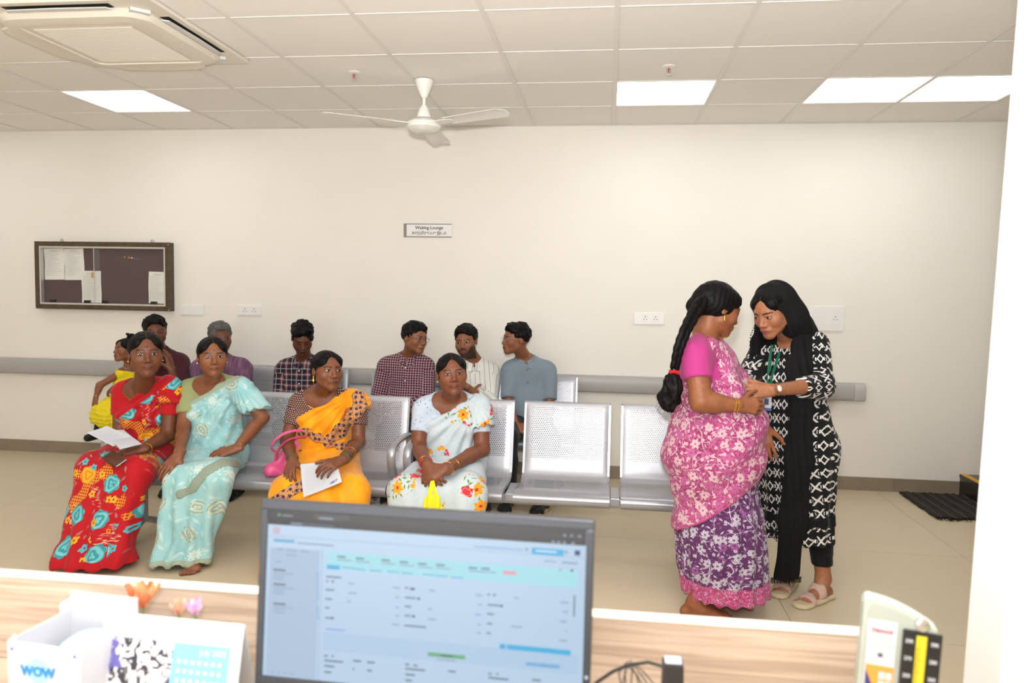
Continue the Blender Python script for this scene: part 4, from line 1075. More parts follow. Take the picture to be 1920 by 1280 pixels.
        for i, (a, b, fh) in enumerate(boxes):
            g = Grid(np.maximum(a, lo), np.minimum(b, hi), fh); D = s.field(g); V, Q = nets(D, g)
            keep = np.ones(len(Q), bool)
            for j in range(i): m = inside(V, j, .002); keep &= ~m[Q].all(1)
            Vs.append(V); Qs.append(Q[keep]+n); n += len(V)
        V = np.concatenate(Vs); Q = np.concatenate(Qs); used = np.zeros(len(V), bool); used[Q.ravel()] = True; mp = np.cumsum(used)-1; V = V[used]; Q = mp[Q]; s.VQ = (V, Q)
        fc = ((V-s.hc) @ s.hR)/s.hs
        far = (np.linalg.norm(fc, axis=1) > .17); fc[far] = (0, .5, -1)
        s.body = skin_obj('body', V, Q, s.skin, s.root, {'fc': fc}); return s
    # ---- hair
    def hair(s, mat, style='bun', cutw=1.0, h=.004, amp=.0018, ext=None, seed=1, cut=None):
        e = lambda p, r, k=.01, sub=False: ell(s.loc(p), np.array(r)*s.hs, s.hR, k, sub)
        if style == 'bun':
            P = [e((0, .016, .030), (.0795, .0985, .0850)), e((-.032, -.028, .051), (.042, .050, .034), .025), e((.032, -.028, .051), (.042, .050, .034), .025)]
            P += [e((0, -.090, -.042), (.0645*cutw, .080, .098), .012, True), e((0, -.085, .030), (.030, .036, .047), .014, True), e((0, -.0, -.135), (.2, .2, .065), .02, True), e((0, .112, -.028), (.046, .034, .042), .02)]
            P += [e((-.084, .004, -.030), (.016, .020, .030), .006, True), e((.084, .004, -.030), (.016, .020, .030), .006, True)]
        elif style == 'short':
            P = [e((0, .016, .044), (.082, .101, .088)), e((0, -.03, .082), (.062, .060, .036), .02)]
            P += [e((0, -.092, -.034), (.074, .085, .102), .006, True), e((0, -.01, -.125), (.2, .2, .075), .01, True)]
            P += [e((-.086, .000, -.02), (.020, .024, .034), .004, True), e((.086, .0, -.02), (.020, .024, .034), .004, True)]
        if cut: P = cut(e, P)
        if ext: P += ext(e)
        lo, hi = bounds(P, .03); g = Grid(lo, hi, h*s.qf*s.hs**.5); D = g.ev(P); V, Q = nets(D, g); Nn = vnormals(V, Q); L = (V-s.hc) @ s.hR/s.hs
        if style == 'bun': f = np.sin((L[:, 1]*.9+np.abs(L[:, 0])*.35+vnoise(L, 25, seed)*.006)*330)*.45+vnoise(L, 70, seed)*.8
        else: f = vnoise(L, 34, seed)*2.4+vnoise(L, 80, seed+1)*1.3+np.maximum(0, vnoise(L, 55, seed+5))*1.6
        V = V+Nn*(amp*f)[:, None]
        return skin_obj('hair', V, Q, mat, s.root, {'fc': L})
    # ---- cloth: shapes inflated, clipped, folded
    def cloth(s, name, prims, mat, off=.006, h=.008, clips=(), fold=None, uv=None, k=.0, subs=(), parent=None, arms_sep=(), arm_clips=None):
        lo, hi = bounds(prims+[p for a in arms_sep for p in a], off+.03)
        g = Grid(lo, hi, h*s.qf); D = g.ev(prims)
        for a, ac_ in zip(arms_sep, arm_clips or [None]*9):
            d = g.ev(a)
            if ac_: d = np.maximum(d, ac_(g.X, g.Y, g.Z).astype(F4)+off)
            w_ = np.clip(.5+.5*(d-D)/max(k, 1e-5), 0, 1); D = np.where((d < .25) & (D < .25), d+(D-d)*w_-k*w_*(1-w_), np.minimum(D, d))
        D = D-off
        for c in clips: D = np.maximum(D, c(g.X, g.Y, g.Z).astype(F4))
        for p in subs: D = g.ev([p], D)
        V, Q = nets(D, g)
        if not len(V): return None
        if fold is not None: Nn = vnormals(V, Q); V = V+Nn*np.asarray(fold(V))[:, None]
        at_ = {}
        if uv is not None: at_['uvw'] = uv(V[Q].reshape(-1, 3), np.repeat(V[Q].mean(1), 4, axis=0)) if getattr(uv, 'corner', False) else uv(V)
        return skin_obj(name, V, Q, mat, parent or s.root, at_)
def plane(p, n):
    """keeps the side that n points away from"""
    p, n = np.asarray(p, float), unit(n); return lambda X, Y, Z: (X-p[0])*n[0]+(Y-p[1])*n[1]+(Z-p[2])*n[2]
# ================================================================== FABRICS
def fabric(name, rough=.75, sheen=.1):
    M = Mat(name, rough, spec=.25, sheen=sheen); a = M.attr('uvw'); M.u, M.v, M.w_ = M.xyz(a.outputs['Vector']); return M
def flowers(M, u, v, cell, R, petals=5, rnd=.55, ox=0.0, wave=.28, du=0.0):
    """masks of a flower in every cell: petals, heart, random number of the cell, radius"""
    vec = M.vec(u+ox, v+ox*.7, 0.0); n = M.voro(1/cell, vec, rnd)
    sx, sy, _ = M.xyz(n.outputs['Position']); lx, ly = (u+ox)-sx, (v+ox*.7)-sy
    cr = n.outputs['Color']; r1, r2, r3 = M.xyz(cr)
    r = (lx*lx+ly*ly).sqrt(); th = ly.atan2(lx)+r1*6.0
    pet = (th*(petals/2)).cos().abs()*wave*1.4+(1-wave*1.4)
    return (pet*R-r).step(-.0006, .0012), r.lt(R*.24), r1, r, r2, r3, th
def leafy(M, u, v, cell, ox):
    """slender leaves scattered"""
    vec = M.vec(u+ox, v-ox, 0.0); n = M.voro(1/cell, vec, .9); sx, sy, _ = M.xyz(n.outputs['Position']); lx, ly = (u+ox)-sx, (v-ox)-sy
    r1, _, _ = M.xyz(n.outputs['Color']); a = r1*6.283; x = lx*a.cos()+ly*a.sin(); y = ly*a.cos()-lx*a.sin()
    return (x.abs()*.55+y.abs()*1.6).step(cell*.21, cell*.17)
def weave(M, k=900, s=.12):
    M.bump((M.u*k).sin()*(M.v*k).sin(), s, .001); return M.m
def fab_red():
    M = fabric('red_floral_cotton'); u, v, w = M.u, M.v, M.w_; c = M.mix((168, 14, 26), (196, 24, 34), M.noise(9, M.vec(u*3.0, v, 0.0)))
    st_ = M.noise(1.0, M.vec(u*30.0, v*160.0, 3.0), 3); area_ = M.noise(1.0, M.vec(u*9.0, v*9.0, 7.0), 1)
    c = M.mix(c, (226, 186, 150), st_.step(.52, .60)*area_.step(.60, .66)*.9)
    lf = leafy(M, u, v, .062, .31); c = M.mix(c, (176, 112, 118), lf*M.noise(1.0, M.vec(u*11.0, v*11.0, 2.0), 1).step(.50, .56))
    chk = M.noise(1.0, M.vec(u*8.0, v*8.0, 11.0), 1).step(.57, .60); g = ((u*72.0).frac().lt(.36)).max((v*72.0).frac().lt(.36)); c = M.mix(c, (222, 150, 44), chk*g)
    p, h, r1, r, r2, r3, th = flowers(M, u, v, .15, .047, 7, .5, .07, .10)
    petal = (r*260.0+(th*3.0).sin()*1.2).sin(); teal = M.mix((58, 150, 158), (120, 196, 200), petal.step(-.6, .7)); yel = M.mix((222, 140, 22), (240, 176, 50), petal.step(-.6, .7))
    c = M.mix(c, M.mix(teal, yel, r2.gt(.62)), p)
    p, h, r1, r, r2, r3, th = flowers(M, u, v, .098, .019, 5, .9, .43, .26)
    c2 = M.mix(M.mix((84, 178, 190), (235, 170, 40), r2.gt(.5)), (140, 60, 40), h); c = M.mix(c, c2, p*r3.gt(.5))
    c = M.mix(c, (182, 18, 30), w.step(.045, .040)); M.base(c); return weave(M)
def fab_aqua():
    M = fabric('aqua_georgette'); u, v, w = M.u, M.v, M.w_; c = M.mix((142, 194, 198), (168, 208, 208), M.noise(1.0, M.vec(u*14.0, v*8.0, 0.0), 2).step(.3, .7))
    p, h, r1, r, r2, r3, th = flowers(M, u, v, .15, .046, 9, .6, .2, .25)
    c = M.mix(c, (214, 228, 218), p*(r*150.0+(th*9.0).sin()).sin().step(-.9, .5)*r2.gt(.45)*.85)
    sage = M.mix((150, 168, 150), (196, 206, 188), ((r*320.0)+(th*2.0).sin()*2.0).sin().step(-.4, .6)); c = M.mix(c, sage, p*r2.lt(.45)*.9)
    c = M.mix(c, (206, 226, 220), leafy(M, u, v, .07, .5)*.6)
    tx = M.noise(1.0, M.vec(u*240.0, v*240.0, 1.0), 1).step(.45, .6); band = M.mix((150, 166, 146), (178, 188, 166), tx); c = M.mix(c, band, w.step(.030, .026)); M.base(c); return weave(M)
def fab_motif(name, gold, navy):
    """dark figured border cloth"""
    def f(M, u, v):
        p, h, r1, r, r2, r3, th = flowers(M, u, v, .030, .0105, 6, .35, .11, .35); l = leafy(M, u, v, .020, .2)
        return M.mix(M.mix(gold, navy, l), navy, p.max(h))
    return f
def fab_orange():
    M = fabric('orange_silk', .6, .2); u, v, w = M.u, M.v, M.w_; c = M.mix((240, 150, 6), (246, 166, 16), M.noise(1.0, M.vec(u*16.0, v*10.0, 0.0), 2).step(.35, .65))
    p, h, r1, r, r2, r3, th = flowers(M, u, v, .30, .013, 1, .3, .11, .35); c = M.mix(c, (52, 34, 84), p)
    c = M.mix(c, fab_motif('', (190, 128, 78), (52, 38, 70))(M, u, v), w.step(.056, .053)); M.base(c); return weave(M)
def fab_brocade():
    M = fabric('dark_brocade', .6); u, v = M.u, M.v; row = (v/.011).floor(); a = ((u/.013)+(row*.5).frac()).frac(); b = (v/.011).frac()
    M.base(M.mix((46, 34, 58), (196, 146, 104), ((a-.5)*(a-.5)+(b-.5)*(b-.5)).sqrt().step(.36, .26))); return weave(M)
def fab_border():
    M = fabric('figured_border', .6); M.base(fab_motif('', (196, 140, 88), (54, 40, 74))(M, M.u, M.v)); return weave(M)
def fab_white():
    M = fabric('white_floral_cotton'); u, v, w = M.u, M.v, M.w_; c = M.mix((186, 200, 207), (204, 214, 217), M.noise(1.0, M.vec(u*12.0, v*9.0, 0.0), 2))
    l0 = leafy(M, u, v, .05, .7); c = M.mix(c, (184, 198, 206), l0*.5)
    cl = M.noise(1.0, M.vec(u*5.0+3.0, v*5.0, 5.0), 1).step(.51, .54)
    l = leafy(M, u, v, .040, .33); c = M.mix(c, M.mix((70, 110, 40), (140, 160, 60), M.noise(30, M.vec(u, v, 0.0))), l*cl)
    p, h, r1, r, r2, r3, th = flowers(M, u, v, .086, .034, 6, .5, .21, .28)
    red = M.mix((206, 34, 60), (236, 110, 110), (r*420.0+(th*2.0).sin()*1.5).sin().step(-.2, .8)); ora = M.mix((236, 140, 20), (246, 184, 60), (th*12.0).sin().step(-.3, .6))
    c = M.mix(c, M.mix(M.mix(red, ora, r2.gt(.5)), (200, 60, 20), h), p*cl); M.base(c); return weave(M)
def fab_blouse_print():
    M = fabric('white_blue_print'); u, v = M.u, M.v; l = leafy(M, u, v, .026, .4); M.base(M.mix((190, 202, 216), (90, 110, 156), l*M.noise(1.0, M.vec(u*30.0, v*30.0, 0.0), 1).step(.45, .55)*.8)); return weave(M)
def vine(M, u, v, base, pale, pale2, dens=.5, ox=0.0):
    wx = M.noise(1.0, M.vec(u*7.0+ox, v*7.0, 1.0), 1); wy = M.noise(1.0, M.vec(u*7.0+ox, v*7.0, 5.0), 1)
    vn = ((u+v*.45+wx*.20)*11.0+ox).frac(); vm = ((v-u*.3+wy*.22)*8.0+ox).frac()
    c = M.mix(base, pale, ((vn-.5).abs().step(.026, .012)).max((vm-.5).abs().step(.020, .009))*wy.step(.42, .50)*.9)
    l = leafy(M, u, v, .036, .17+ox); c = M.mix(c, pale, l*.9); l = leafy(M, u, v, .030, .57+ox); c = M.mix(c, pale2, l*.7)
    p, h, r1, r, r2, r3, th = flowers(M, u, v, .070, .023, 6, .85, .13+ox, .34)
    c = M.mix(c, M.mix(pale, pale2, r2.gt(.6)), p*r3.gt(.2)); vein = ((th*6.0).cos()).step(.86, .96)*p; c = M.mix(c, base, vein*.6); c = M.mix(c, base, h*.8)
    p, h, r1, r, r2, r3, th = flowers(M, u, v, .042, .0085, 5, .8, .37+ox, .34); return M.mix(c, M.mix(pale, base, h), p*r3.gt(.4))
def scribble(M, u, v, base, line):
    n = M.noise(1.0, M.vec(u*26.0, v*26.0, 0.0), 2, 2.2); n2 = M.noise(1.0, M.vec(u*40.0, v*22.0, 4.0), 2, 3.0)
    return M.mix(base, line, (n-.5).abs().step(.016, .006).max((n2-.5).abs().step(.014, .006))*.85)
def fab_pink(which):
    M = fabric('pink_print_'+which); u, v, w = M.u, M.v, M.w_
    if which == 'outer':
        c = M.mix((146, 34, 94), (174, 62, 122), M.noise(1.0, M.vec(u*7.0, v*7.0, 0.0), 2).step(.35, .65)); c = scribble(M, u, v, c, (206, 150, 176)); c = vine(M, u, v, c, (214, 184, 190), (186, 98, 146))
        c = M.mix(c, (206, 90, 150), w.step(.012, .009))
    else:
        c = vine(M, u, v, (92, 48, 92), (198, 190, 206), (152, 88, 150), ox=.3)
        sc = scribble(M, u, v, (176, 52, 116), (230, 196, 208)); c = M.mix(c, sc, w.step(.098, .094))
    M.base(c); return weave(M)
def fab_ikat():
    M = fabric('black_ikat_cotton', .8); u, v = M.u, M.v; P = .082; H = .066
    row = (v/H).floor(); a = ((u/P)).frac()-.5; b = (v/H).frac()-.5; wob = (v*900.0).sin()*.010
    a = a+wob; X_ = (a.abs()*1.0-b.abs()*.52).abs().step(.060, .038)*b.abs().step(.36, .33)
    al = (u/P+.5).frac()-.5+wob; D_ = ((al.abs()*1.9+b.abs()*.95)-.30).abs().step(.085, .05)
    odd = (row*.5).frac().gt(.25); s1 = ((u/P).floor()); 
    hat = ((u*520.0).sin().gt(-.3))*(a.abs()-.25).abs().lt(.085)*b.abs().lt(.13)
    m_ = X_.max(D_).max(hat); M.base(M.mix((16, 15, 16), (222, 218, 214), m_)); return weave(M)
def fab_check(name, base, lines, P=.020, w=.12, cross=None):
    M = fabric(name, .8); u, v = M.u, M.v; g = ((u/P).frac().lt(w)).max((v/P).frac().lt(w)); M.base(M.mix(base, lines, g)); return weave(M)
def fab_plaid():
    M = fabric('navy_plaid', .8); u, v = M.u, M.v; c = M.val(0); P = .085
    a, b = (u/P).frac(), (v/P).frac(); base = M.mix((24, 30, 48), (108, 62, 68), (a.gt(.55)*a.lt(.85)).max(b.gt(.5)*b.lt(.8))*.55)
    base = M.mix(base, (150, 96, 100), (a.gt(.55)*a.lt(.85))*(b.gt(.5)*b.lt(.8))*.8); base = M.mix(base, (200, 190, 186), (((a-.2).abs().lt(.025)).max((b-.15).abs().lt(.025))).max((a-.7).abs().lt(.02).max((b-.65).abs().lt(.02)))*.8); M.base(base); return weave(M)
def fab_stripe(name, base, line, P, w, horiz=False, blur=False):
    M = fabric(name, .8); t = (M.v if horiz else M.u)/P
    if blur: n = M.noise(1.0, M.vec(M.u*170.0, M.v*9.0, 0.0), 3); M.base(M.mix(base, line, n.step(.42, .62)))
    else: M.base(M.mix(base, line, t.frac().lt(w)))
    return weave(M)
def fab_plain(name, c, var=.08, rough=.8):
    M = fabric(name, rough); M.base(M.mix(tuple(v*(1-var) for v in c), c, M.noise(1.0, M.vec(M.u*220.0, M.v*220.0, 0.0), 2).step(.2, .8))); return weave(M)
def fab_black_sheer():
    M = fabric('black_dupatta', .9, 0.0); M.base(M.mix((10, 9, 10), (24, 22, 24), M.noise(1.0, M.vec(M.u*200.0, M.v*30.0, 0.0), 2))); return weave(M)
A = lambda px, py, Y: np.array(at(px, py, Y))

# ---- coordinates along cloth: u across, s down the front and back over the lap
def uv_seat(yk, x0=0.0, hem=None, u_dir=(1, 0)):
    def f(V):
        s = V[:, 2]+np.clip(V[:, 1]-yk, 0, .5); u = V[:, 0]-x0
        w = (V[:, 2]-hem) if hem is not None else np.full(len(V), 1.0)
        return np.stack([u, s, w], 1)
    return f
def uv_body(B, arms=True):
    """round the trunk, and along each arm; the arm seams fall between faces"""
    def f(V, C):
        L = (V-B.pel) @ B.tR; K = (C-B.pel) @ B.tR; u = L[:, 0]+.5*np.sign(K[:, 0])*np.clip(L[:, 1]+.02, 0, 1); s = L[:, 2]
        for (sh, el, wr, _) in B.arms:
            for a, b in ((sh, el), (el, wr)):
                d = b-a; Ln = np.linalg.norm(d); d = d/Ln; t = (V-a) @ d; tc = (C-a) @ d; q = V-a-t[:, None]*d; r = np.linalg.norm(C-a-tc[:, None]*d, axis=1); inn = (r < .085) & (tc > (.03 if a is sh else -.01)) & (tc < Ln+.04)
                vw = unit(a-np.array([0, 0, CAM_Z])); e1 = unit(np.cross(d, vw))
                inn &= (np.abs(K[:, 0]) > .13) | (a is el)
                u = np.where(inn, q @ e1+.4, u); s = np.where(inn, t+.07, s)
        return np.stack([u, s, np.ones(len(V))], 1)
    f.corner = True
    return f
def folds(seed, amp=.003, f=14, lean=(1, 0, 0), freq=0, famp=0, zt=None):
    lean = unit(lean)
    def g(V):
        d = vnoise(V, f, seed)*amp+vnoise(V, f*2.3, seed+3)*amp*.5
        if freq:
            r = 1.0 if zt is None else np.clip((zt[0]-V[:, 2])/zt[1], 0, 1)
            d = d+np.sin((V @ lean)*freq+vnoise(V, 5, seed+9)*2.2)*famp*r
        return d
    return g
def skirt_prims(B, kR, kL, aR, aL, th=.095, kn=.082, sh=.090, mid=.075, hemr=.10):
    pel = B.pel; kR, kL, aR, aL = map(np.array, (kR, kL, aR, aL)); xr = B.tR[:, 0]; km, am = (kR+kL)/2, (aR+aL)/2
    P = [ell(pel, (.178, .128, .122), B.tR, .05), cone(pel-xr*.085, kR, th, kn, .06), cone(pel+xr*.085, kL, th, kn, .06), cone(pel, km, th*.9, mid, .06),
         cone(kR, aR, kn, sh, .06), cone(kL, aL, kn, sh, .06), cone(km, am, mid, hemr*.9, .07), cone(aR, aL, hemr, hemr, .06)]
    return P
def sari_woman(B, blouse, sari, K, line, hem=.03, upper=None, seed=1, sleeve=.55, neck_r=(.100, .10, .070), hemband=True, upoff=.014, pall_arm=None, skirt_kw={}, fold_kw={}, vneck=.07, uvo=(0, 0)):
    """blouse, wrapped skirt and the length of cloth over the shoulder at image right"""
    T = list(B.torso); arm_up = []
    for (sh, el, wr, a) in B.arms: arm_up.append([cone(sh, el, .050, .043, .03)])
    clips = [plane(B.tq(.36), -B.tR[:, 2])]
    acl = [plane(sh+(el-sh)*sleeve, el-sh) for (sh, el, wr, a) in B.arms]
    nk = B.tq(1.0)+B.tR @ np.array([0, -.045, -.005])
    subs = [ell(nk, neck_r, B.tR, .004, True), ell(B.tq(1.04)+B.tR @ np.array([0, .03, .0]), (.075, .09, .05), B.tR, .004, True)]
    if vneck: subs.append(ell(B.tq(.88)+B.tR @ np.array([0, -.10, 0]), (.045, .07, vneck), B.tR, .02, True))
    T2 = T
    B.cloth('blouse', T2, blouse, off=.005, h=.007, clips=clips, subs=subs, arms_sep=arm_up, arm_clips=acl, k=.03, fold=folds(seed, .0016, 40), uv=uv_body(B))
    kR, kL, aR, aL = K; yk = min(kR[1], kL[1])-.04
    P = skirt_prims(B, kR, kL, aR, aL, **skirt_kw)+[ell(B.tq(.22), (.150, .118, .12), B.tR, .05)]
    fk = dict(amp=.006, f=11, lean=(1, .3, 0), freq=52, famp=.008, zt=(.55, .35)); fk.update(fold_kw)
    B.cloth('sari', P, sari, off=.002, h=.009, clips=[plane((0, 0, hem), (0, 0, -1)), plane(B.tq(.46), B.tR[:, 2])], fold=(fsk := folds(seed+1, **fk)), uv=uv_seat(yk, B.pel[0], hem if hemband else None))
    # the pallu lies below the line from P1 (image left) to P2 (image right shoulder)
    P1, P2 = line; p0 = np.array(P1); dr = unit(np.array(P2)-p0); n0 = unit(np.cross(B.tR[:, 1], dr)); n0 = n0 if n0[2] > 0 else -n0; tang = dr
    arm_l = B.arms[1]; T3 = list(B.torso)+[ell(B.tq(.30), (.150, .120, .14), B.tR, .04)]
    def uvp(V):
        d = -((V-p0) @ n0); return np.stack([(V-p0) @ tang+uvo[0], d+.2+uvo[1], d if hemband else np.ones(len(V))], 1)
    sp = B.sl+B.tR[:, 2]*.05
    def fp(V):
        q = V-sp; a_ = np.arctan2(q @ B.tR[:, 0], -(q @ B.tR[:, 2])); r = np.linalg.norm(q, axis=1)
        return np.sin(a_*26+vnoise(V, 7, seed)*1.6)*.0075*np.clip(r/.2, .2, 1)+vnoise(V, 16, seed+2)*.004
    cl = [plane(p0, n0), plane(B.tq(.16), -B.tR[:, 2])]; ap, ac = (), None
    if pall_arm:
        d_ = arm_l[1]-arm_l[0]; ap = [[cone(arm_l[0], arm_l[0]+d_*(pall_arm+.12), .056, .060+.01*pall_arm, .05)]]
        ac = [plane(arm_l[0]+d_*pall_arm, d_ if pall_arm < .45 else unit((.35, -.2, -1)))]
    else: cl.append(plane(B.sl+B.tR[:, 0]*.030, B.tR[:, 0]))
    B.cloth('sari_pallu', T3, upper or sari, off=upoff, h=.007, clips=cl, fold=fp, uv=uvp, arms_sep=ap, arm_clips=ac, k=.04, subs=[ell(B.tq(1.07)+B.tR @ np.array([0, 0, .01]), (.062, .12, .075), B.tR, .006, True)])
    return (P, fsk), (T3+(list(ap[0]) if pall_arm else []), fp)
def band(B, prims, pts, wd, mat, off, name='sari_border', seed=5, h=.007):
    """a strip of cloth on top of prims, along pts"""
    pts = [np.array(p) for p in pts]; m_ = sum(pts)/len(pts); vw = unit(m_-np.array([0, 0, CAM_Z]))
    e1 = unit(np.cross(vw, (0, 0, 1))); e2 = np.cross(vw, e1); q = [(p @ e1, p @ e2) for p in pts]
    def dist(a, b):
        best = None
        for (x0, y0), (x1, y1) in zip(q[:-1], q[1:]):
            dx, dy = x1-x0, y1-y0; t = np.clip(((a-x0)*dx+(b-y0)*dy)/(dx*dx+dy*dy), 0, 1); d = np.sqrt((a-x0-t*dx)**2+(b-y0-t*dy)**2); best = d if best is None else np.minimum(best, d)
        return best
    prims, fold = prims
    cl = [lambda X, Y, Z: dist(X*e1[0]+Y*e1[1]+Z*e1[2], X*e2[0]+Y*e2[1]+Z*e2[2])-wd/2, plane(m_+vw*.10, vw)]
    return B.cloth(name, prims, mat, off=off, h=h, clips=cl, fold=fold, uv=lambda V: np.stack([V @ e1, V @ e2, np.ones(len(V))], 1))
def shirt(B, mat, sleeve=(1.0, 0.0), bottom=.02, off=.010, name='shirt', seed=1, loose=.0, trunk_extra=(), uv=None, h=.008, collar=True, amp=.003):
    T = list(B.torso)+[ell(B.tq(.28), (.150+loose, .118+loose, .15), B.tR, .05)]+list(trunk_extra); ap, ac = [], []
    for (sh, el, wr, a) in B.arms:
        up, fo = sleeve; P = [cone(sh, el, .054, .047, .03)]
        if fo > 0: P.append(cone(el, wr, .047, .036, .03)); c_ = plane(el+(wr-el)*fo, wr-el)
        else: c_ = plane(sh+(el-sh)*up, el-sh)
        ap.append(P); ac.append(c_)
    nk = B.tq(1.02)+B.tR @ np.array([0, -.030, .015])
    B.cloth(name, T, mat, off=off, h=h, clips=[plane(B.tq(bottom), -B.tR[:, 2])], subs=[ell(nk, (.062, .075, .060), B.tR, .006, True)], arms_sep=ap, arm_clips=ac, k=.03, fold=folds(seed, amp, 13), uv=uv or uv_body(B))
    if collar:
        R_ = B.tR; c = B.tq(1.0); v, f = [], []; n = 32; rows = ((.054, .036), (.062, .040), (.086, .006), (.083, .000))
        for j, (r, z) in enumerate(rows):
            for k in range(n+1):
                a = -pi+.10+(2*pi-.20)*k/n; fr = max(0, -cos(a)); e_ = min(k, n-k)/n; dz = -.040*fr**2.2; rr = r*(1.08 if cos(a) > 0 else 1.0+.16*fr)
                if j >= 2: dz -= .034*max(0, 1-abs(e_-.05)/.09)
                p = c+R_ @ np.array([sin(a)*rr, cos(a)*rr-.008, z+dz]); v.append(tuple(Vector(p)-B.root.location))
        for j in range(3):
            for k in range(n): f.append((j*(n+1)+k, j*(n+1)+k+1, (j+1)*(n+1)+k+1, (j+1)*(n+1)+k))
        o = MB().add(v, f).build('collar', mat, B.root, smooth=True); md = o.modifiers.new('s', 'SOLIDIFY'); md.thickness = .003
        me = o.data; at_ = me.attributes.new('uvw', 'FLOAT_VECTOR', 'POINT'); at_.data.foreach_set('vector', np.array([(x[0], x[2], 1) for x in v], F4).ravel())
def buttons(B, n=4, mat=None, t0=.86, dt=.15, y=-.115):
    for k in range(n):
        p = B.tq(t0-dt*k, 0, y); M_ = Matrix(B.tR.tolist()).to_4x4(); M_.translation = Vector(p)-B.root.location
        MB().lathe([(.0055, .002), (.0055, -.002), (.001, -.003)], (0, 0, 0), 10, axis='y', M=M_).build('button', mat or M_white, B.root)
def trousers(B, mat, name='trousers', off=.012, r=(.088, .066, .064, .050), hem=.06):
    P = [ell(B.pel, (.165, .125, .118), B.tR, .05)]
    for hip, kn, an in B.legs: P += [cone(hip, kn, r[0], r[1], .03), cone(kn, kn+(an-kn)*.4, r[1], r[2], .03), cone(kn+(an-kn)*.4, an, r[2], r[3], .02)]
    B.cloth(name, P, mat, off=off, h=.010, clips=[plane((0, 0, hem), (0, 0, -1)), plane(B.tq(.3), B.tR[:, 2])], fold=folds(7, .003, 12), uv=lambda V: V*1.0)
def shoe(B, an, d, up, sole, s=1.05, name='shoe'):
    an = np.array(an); d = unit((d[0], d[1], 0)); P = foot_prims(an, d, s, toes=False); g = np.array([an[0], an[1], 0])
    P.append(cone(g+d*.10*s+[0, 0, .03], g+d*.165*s+[0, 0, .026], .036*s, .030*s, .02)); P.append(cone(g+[0, 0, .03], g+[0, 0, .085], .040, .042, .02))
    o = B.cloth(name, P, up, off=.006, h=.006, clips=[plane((0, 0, .018), (0, 0, -1)), plane(g+[0, 0, .10], (0, 0, 1))], uv=lambda V: V*1.0)
    Q_ = [cone(g+np.array([0, 0, .014])-d*.035*s, g+d*.07*s+[0, 0, .012], .040, .036, .02, (0, 0, 1), .6), cone(g+d*.07*s+[0, 0, .012], g+d*.165*s+[0, 0, .016], .036, .034, .02, (0, 0, 1), .6)]
    B.cloth('sole', Q_, sole, off=.008, h=.006, clips=[plane((0, 0, .001), (0, 0, -1)), plane((0, 0, .030), (0, 0, 1))], parent=o, uv=lambda V: V*1.0)
    o2 = [c for c in bpy.data.objects if c.parent == o]
    for c in o2: c.matrix_parent_inverse = Matrix.Identity(4); c.location = (0, 0, 0)
    return o
def glasses(B, mat, r=.020, rim=.0011):
    mb = MB(); T_ = lambda p: Vector(B.loc(p))-B.root.location
    for sx in (-1, 1):
        mb.tube([T_((sx*.032+cos(a)*r*1.08, -.102+abs(cos(a))*.002, -.003+sin(a)*r*.82)) for a in [2*pi*k/20 for k in range(20)]], rim, 6, closed=True)
        mb.tube([T_((sx*.053, -.100, .002)), T_((sx*.070, -.088, .003)), T_((sx*.076, -.02, .003)), T_((sx*.076, .012, -.004))], rim, 6)
    mb.tube([T_((-.010, -.104, .000)), T_((0, -.107, .003)), T_((.010, -.104, .0))], rim, 6)
    mb.build('glasses', mat, B.root, smooth=True)
# ================================================================== THE SEATED WOMEN
H_bun = hair_mat(parting=True); H_man = hair_mat('hair_black_short', (14, 12, 12), (32, 27, 26))
from mathutils.bvhtree import BVHTree
def neck_chain(B, r, drop=.09, mat=None, th=.0019):
    """thin chain lying on the neck and chest"""
    V, Q = B.VQ; near = np.linalg.norm(V-B.nb, axis=1) < .22; Qn = Q[near[Q].all(1)]
    bv = BVHTree.FromPolygons([tuple(v) for v in V], [tuple(int(i) for i in q) for q in Qn])
    c = B.nb; R_ = B.tR; pts = []
    for k in range(36):
        a = 2*pi*k/36; f = max(0, cos(a)); d = R_ @ np.array([sin(a), -cos(a), 0]); o = c+R_ @ np.array([0, 0, .022-drop*f**1.5])+R_ @ np.array([sin(a)*r*(1-.5*f), -cos(a)*.02, 0])
        src = o+d*.3; h_ = bv.ray_cast(Vector(src), Vector(-d), .5); p = np.array(h_[0]) if h_[0] is not None else o+d*.05
        pts.append(p+d*th*.6)
    mb = MB(); mb.tube([Vector(p)-B.root.location for p in pts], th, 6, closed=True); return mb.build('necklace', mat or M_gold, B.root, smooth=True)
def earrings(B, drop=.0):
    for sx in (-1, 1):
        p = B.loc((sx*.077, .004, -.032)); mb = MB(); mb.lathe([(.001, .004), (.0045, .002), (.005, -.002), (.001, -.005)], tuple(Vector(p)-B.root.location), 10)
        if drop: mb.lathe([(.001, -.005), (.003, -.007), (.008, -.018), (.008, -.024), (.001, -.026)], tuple(Vector(p)-B.root.location), 12)
        mb.build('earring', M_gold, B.root, smooth=True)
def nose_stud(B, sx=-1):
    p = B.loc((sx*.019, -.102, -.033)); MB().lathe([(.0005, .002), (.0022, 0), (.0005, -.002)], tuple(Vector(p)-B.root.location), 8).build('nose_stud', M_gold, B.root, smooth=True)
FL = np.array([1, 1, 0])
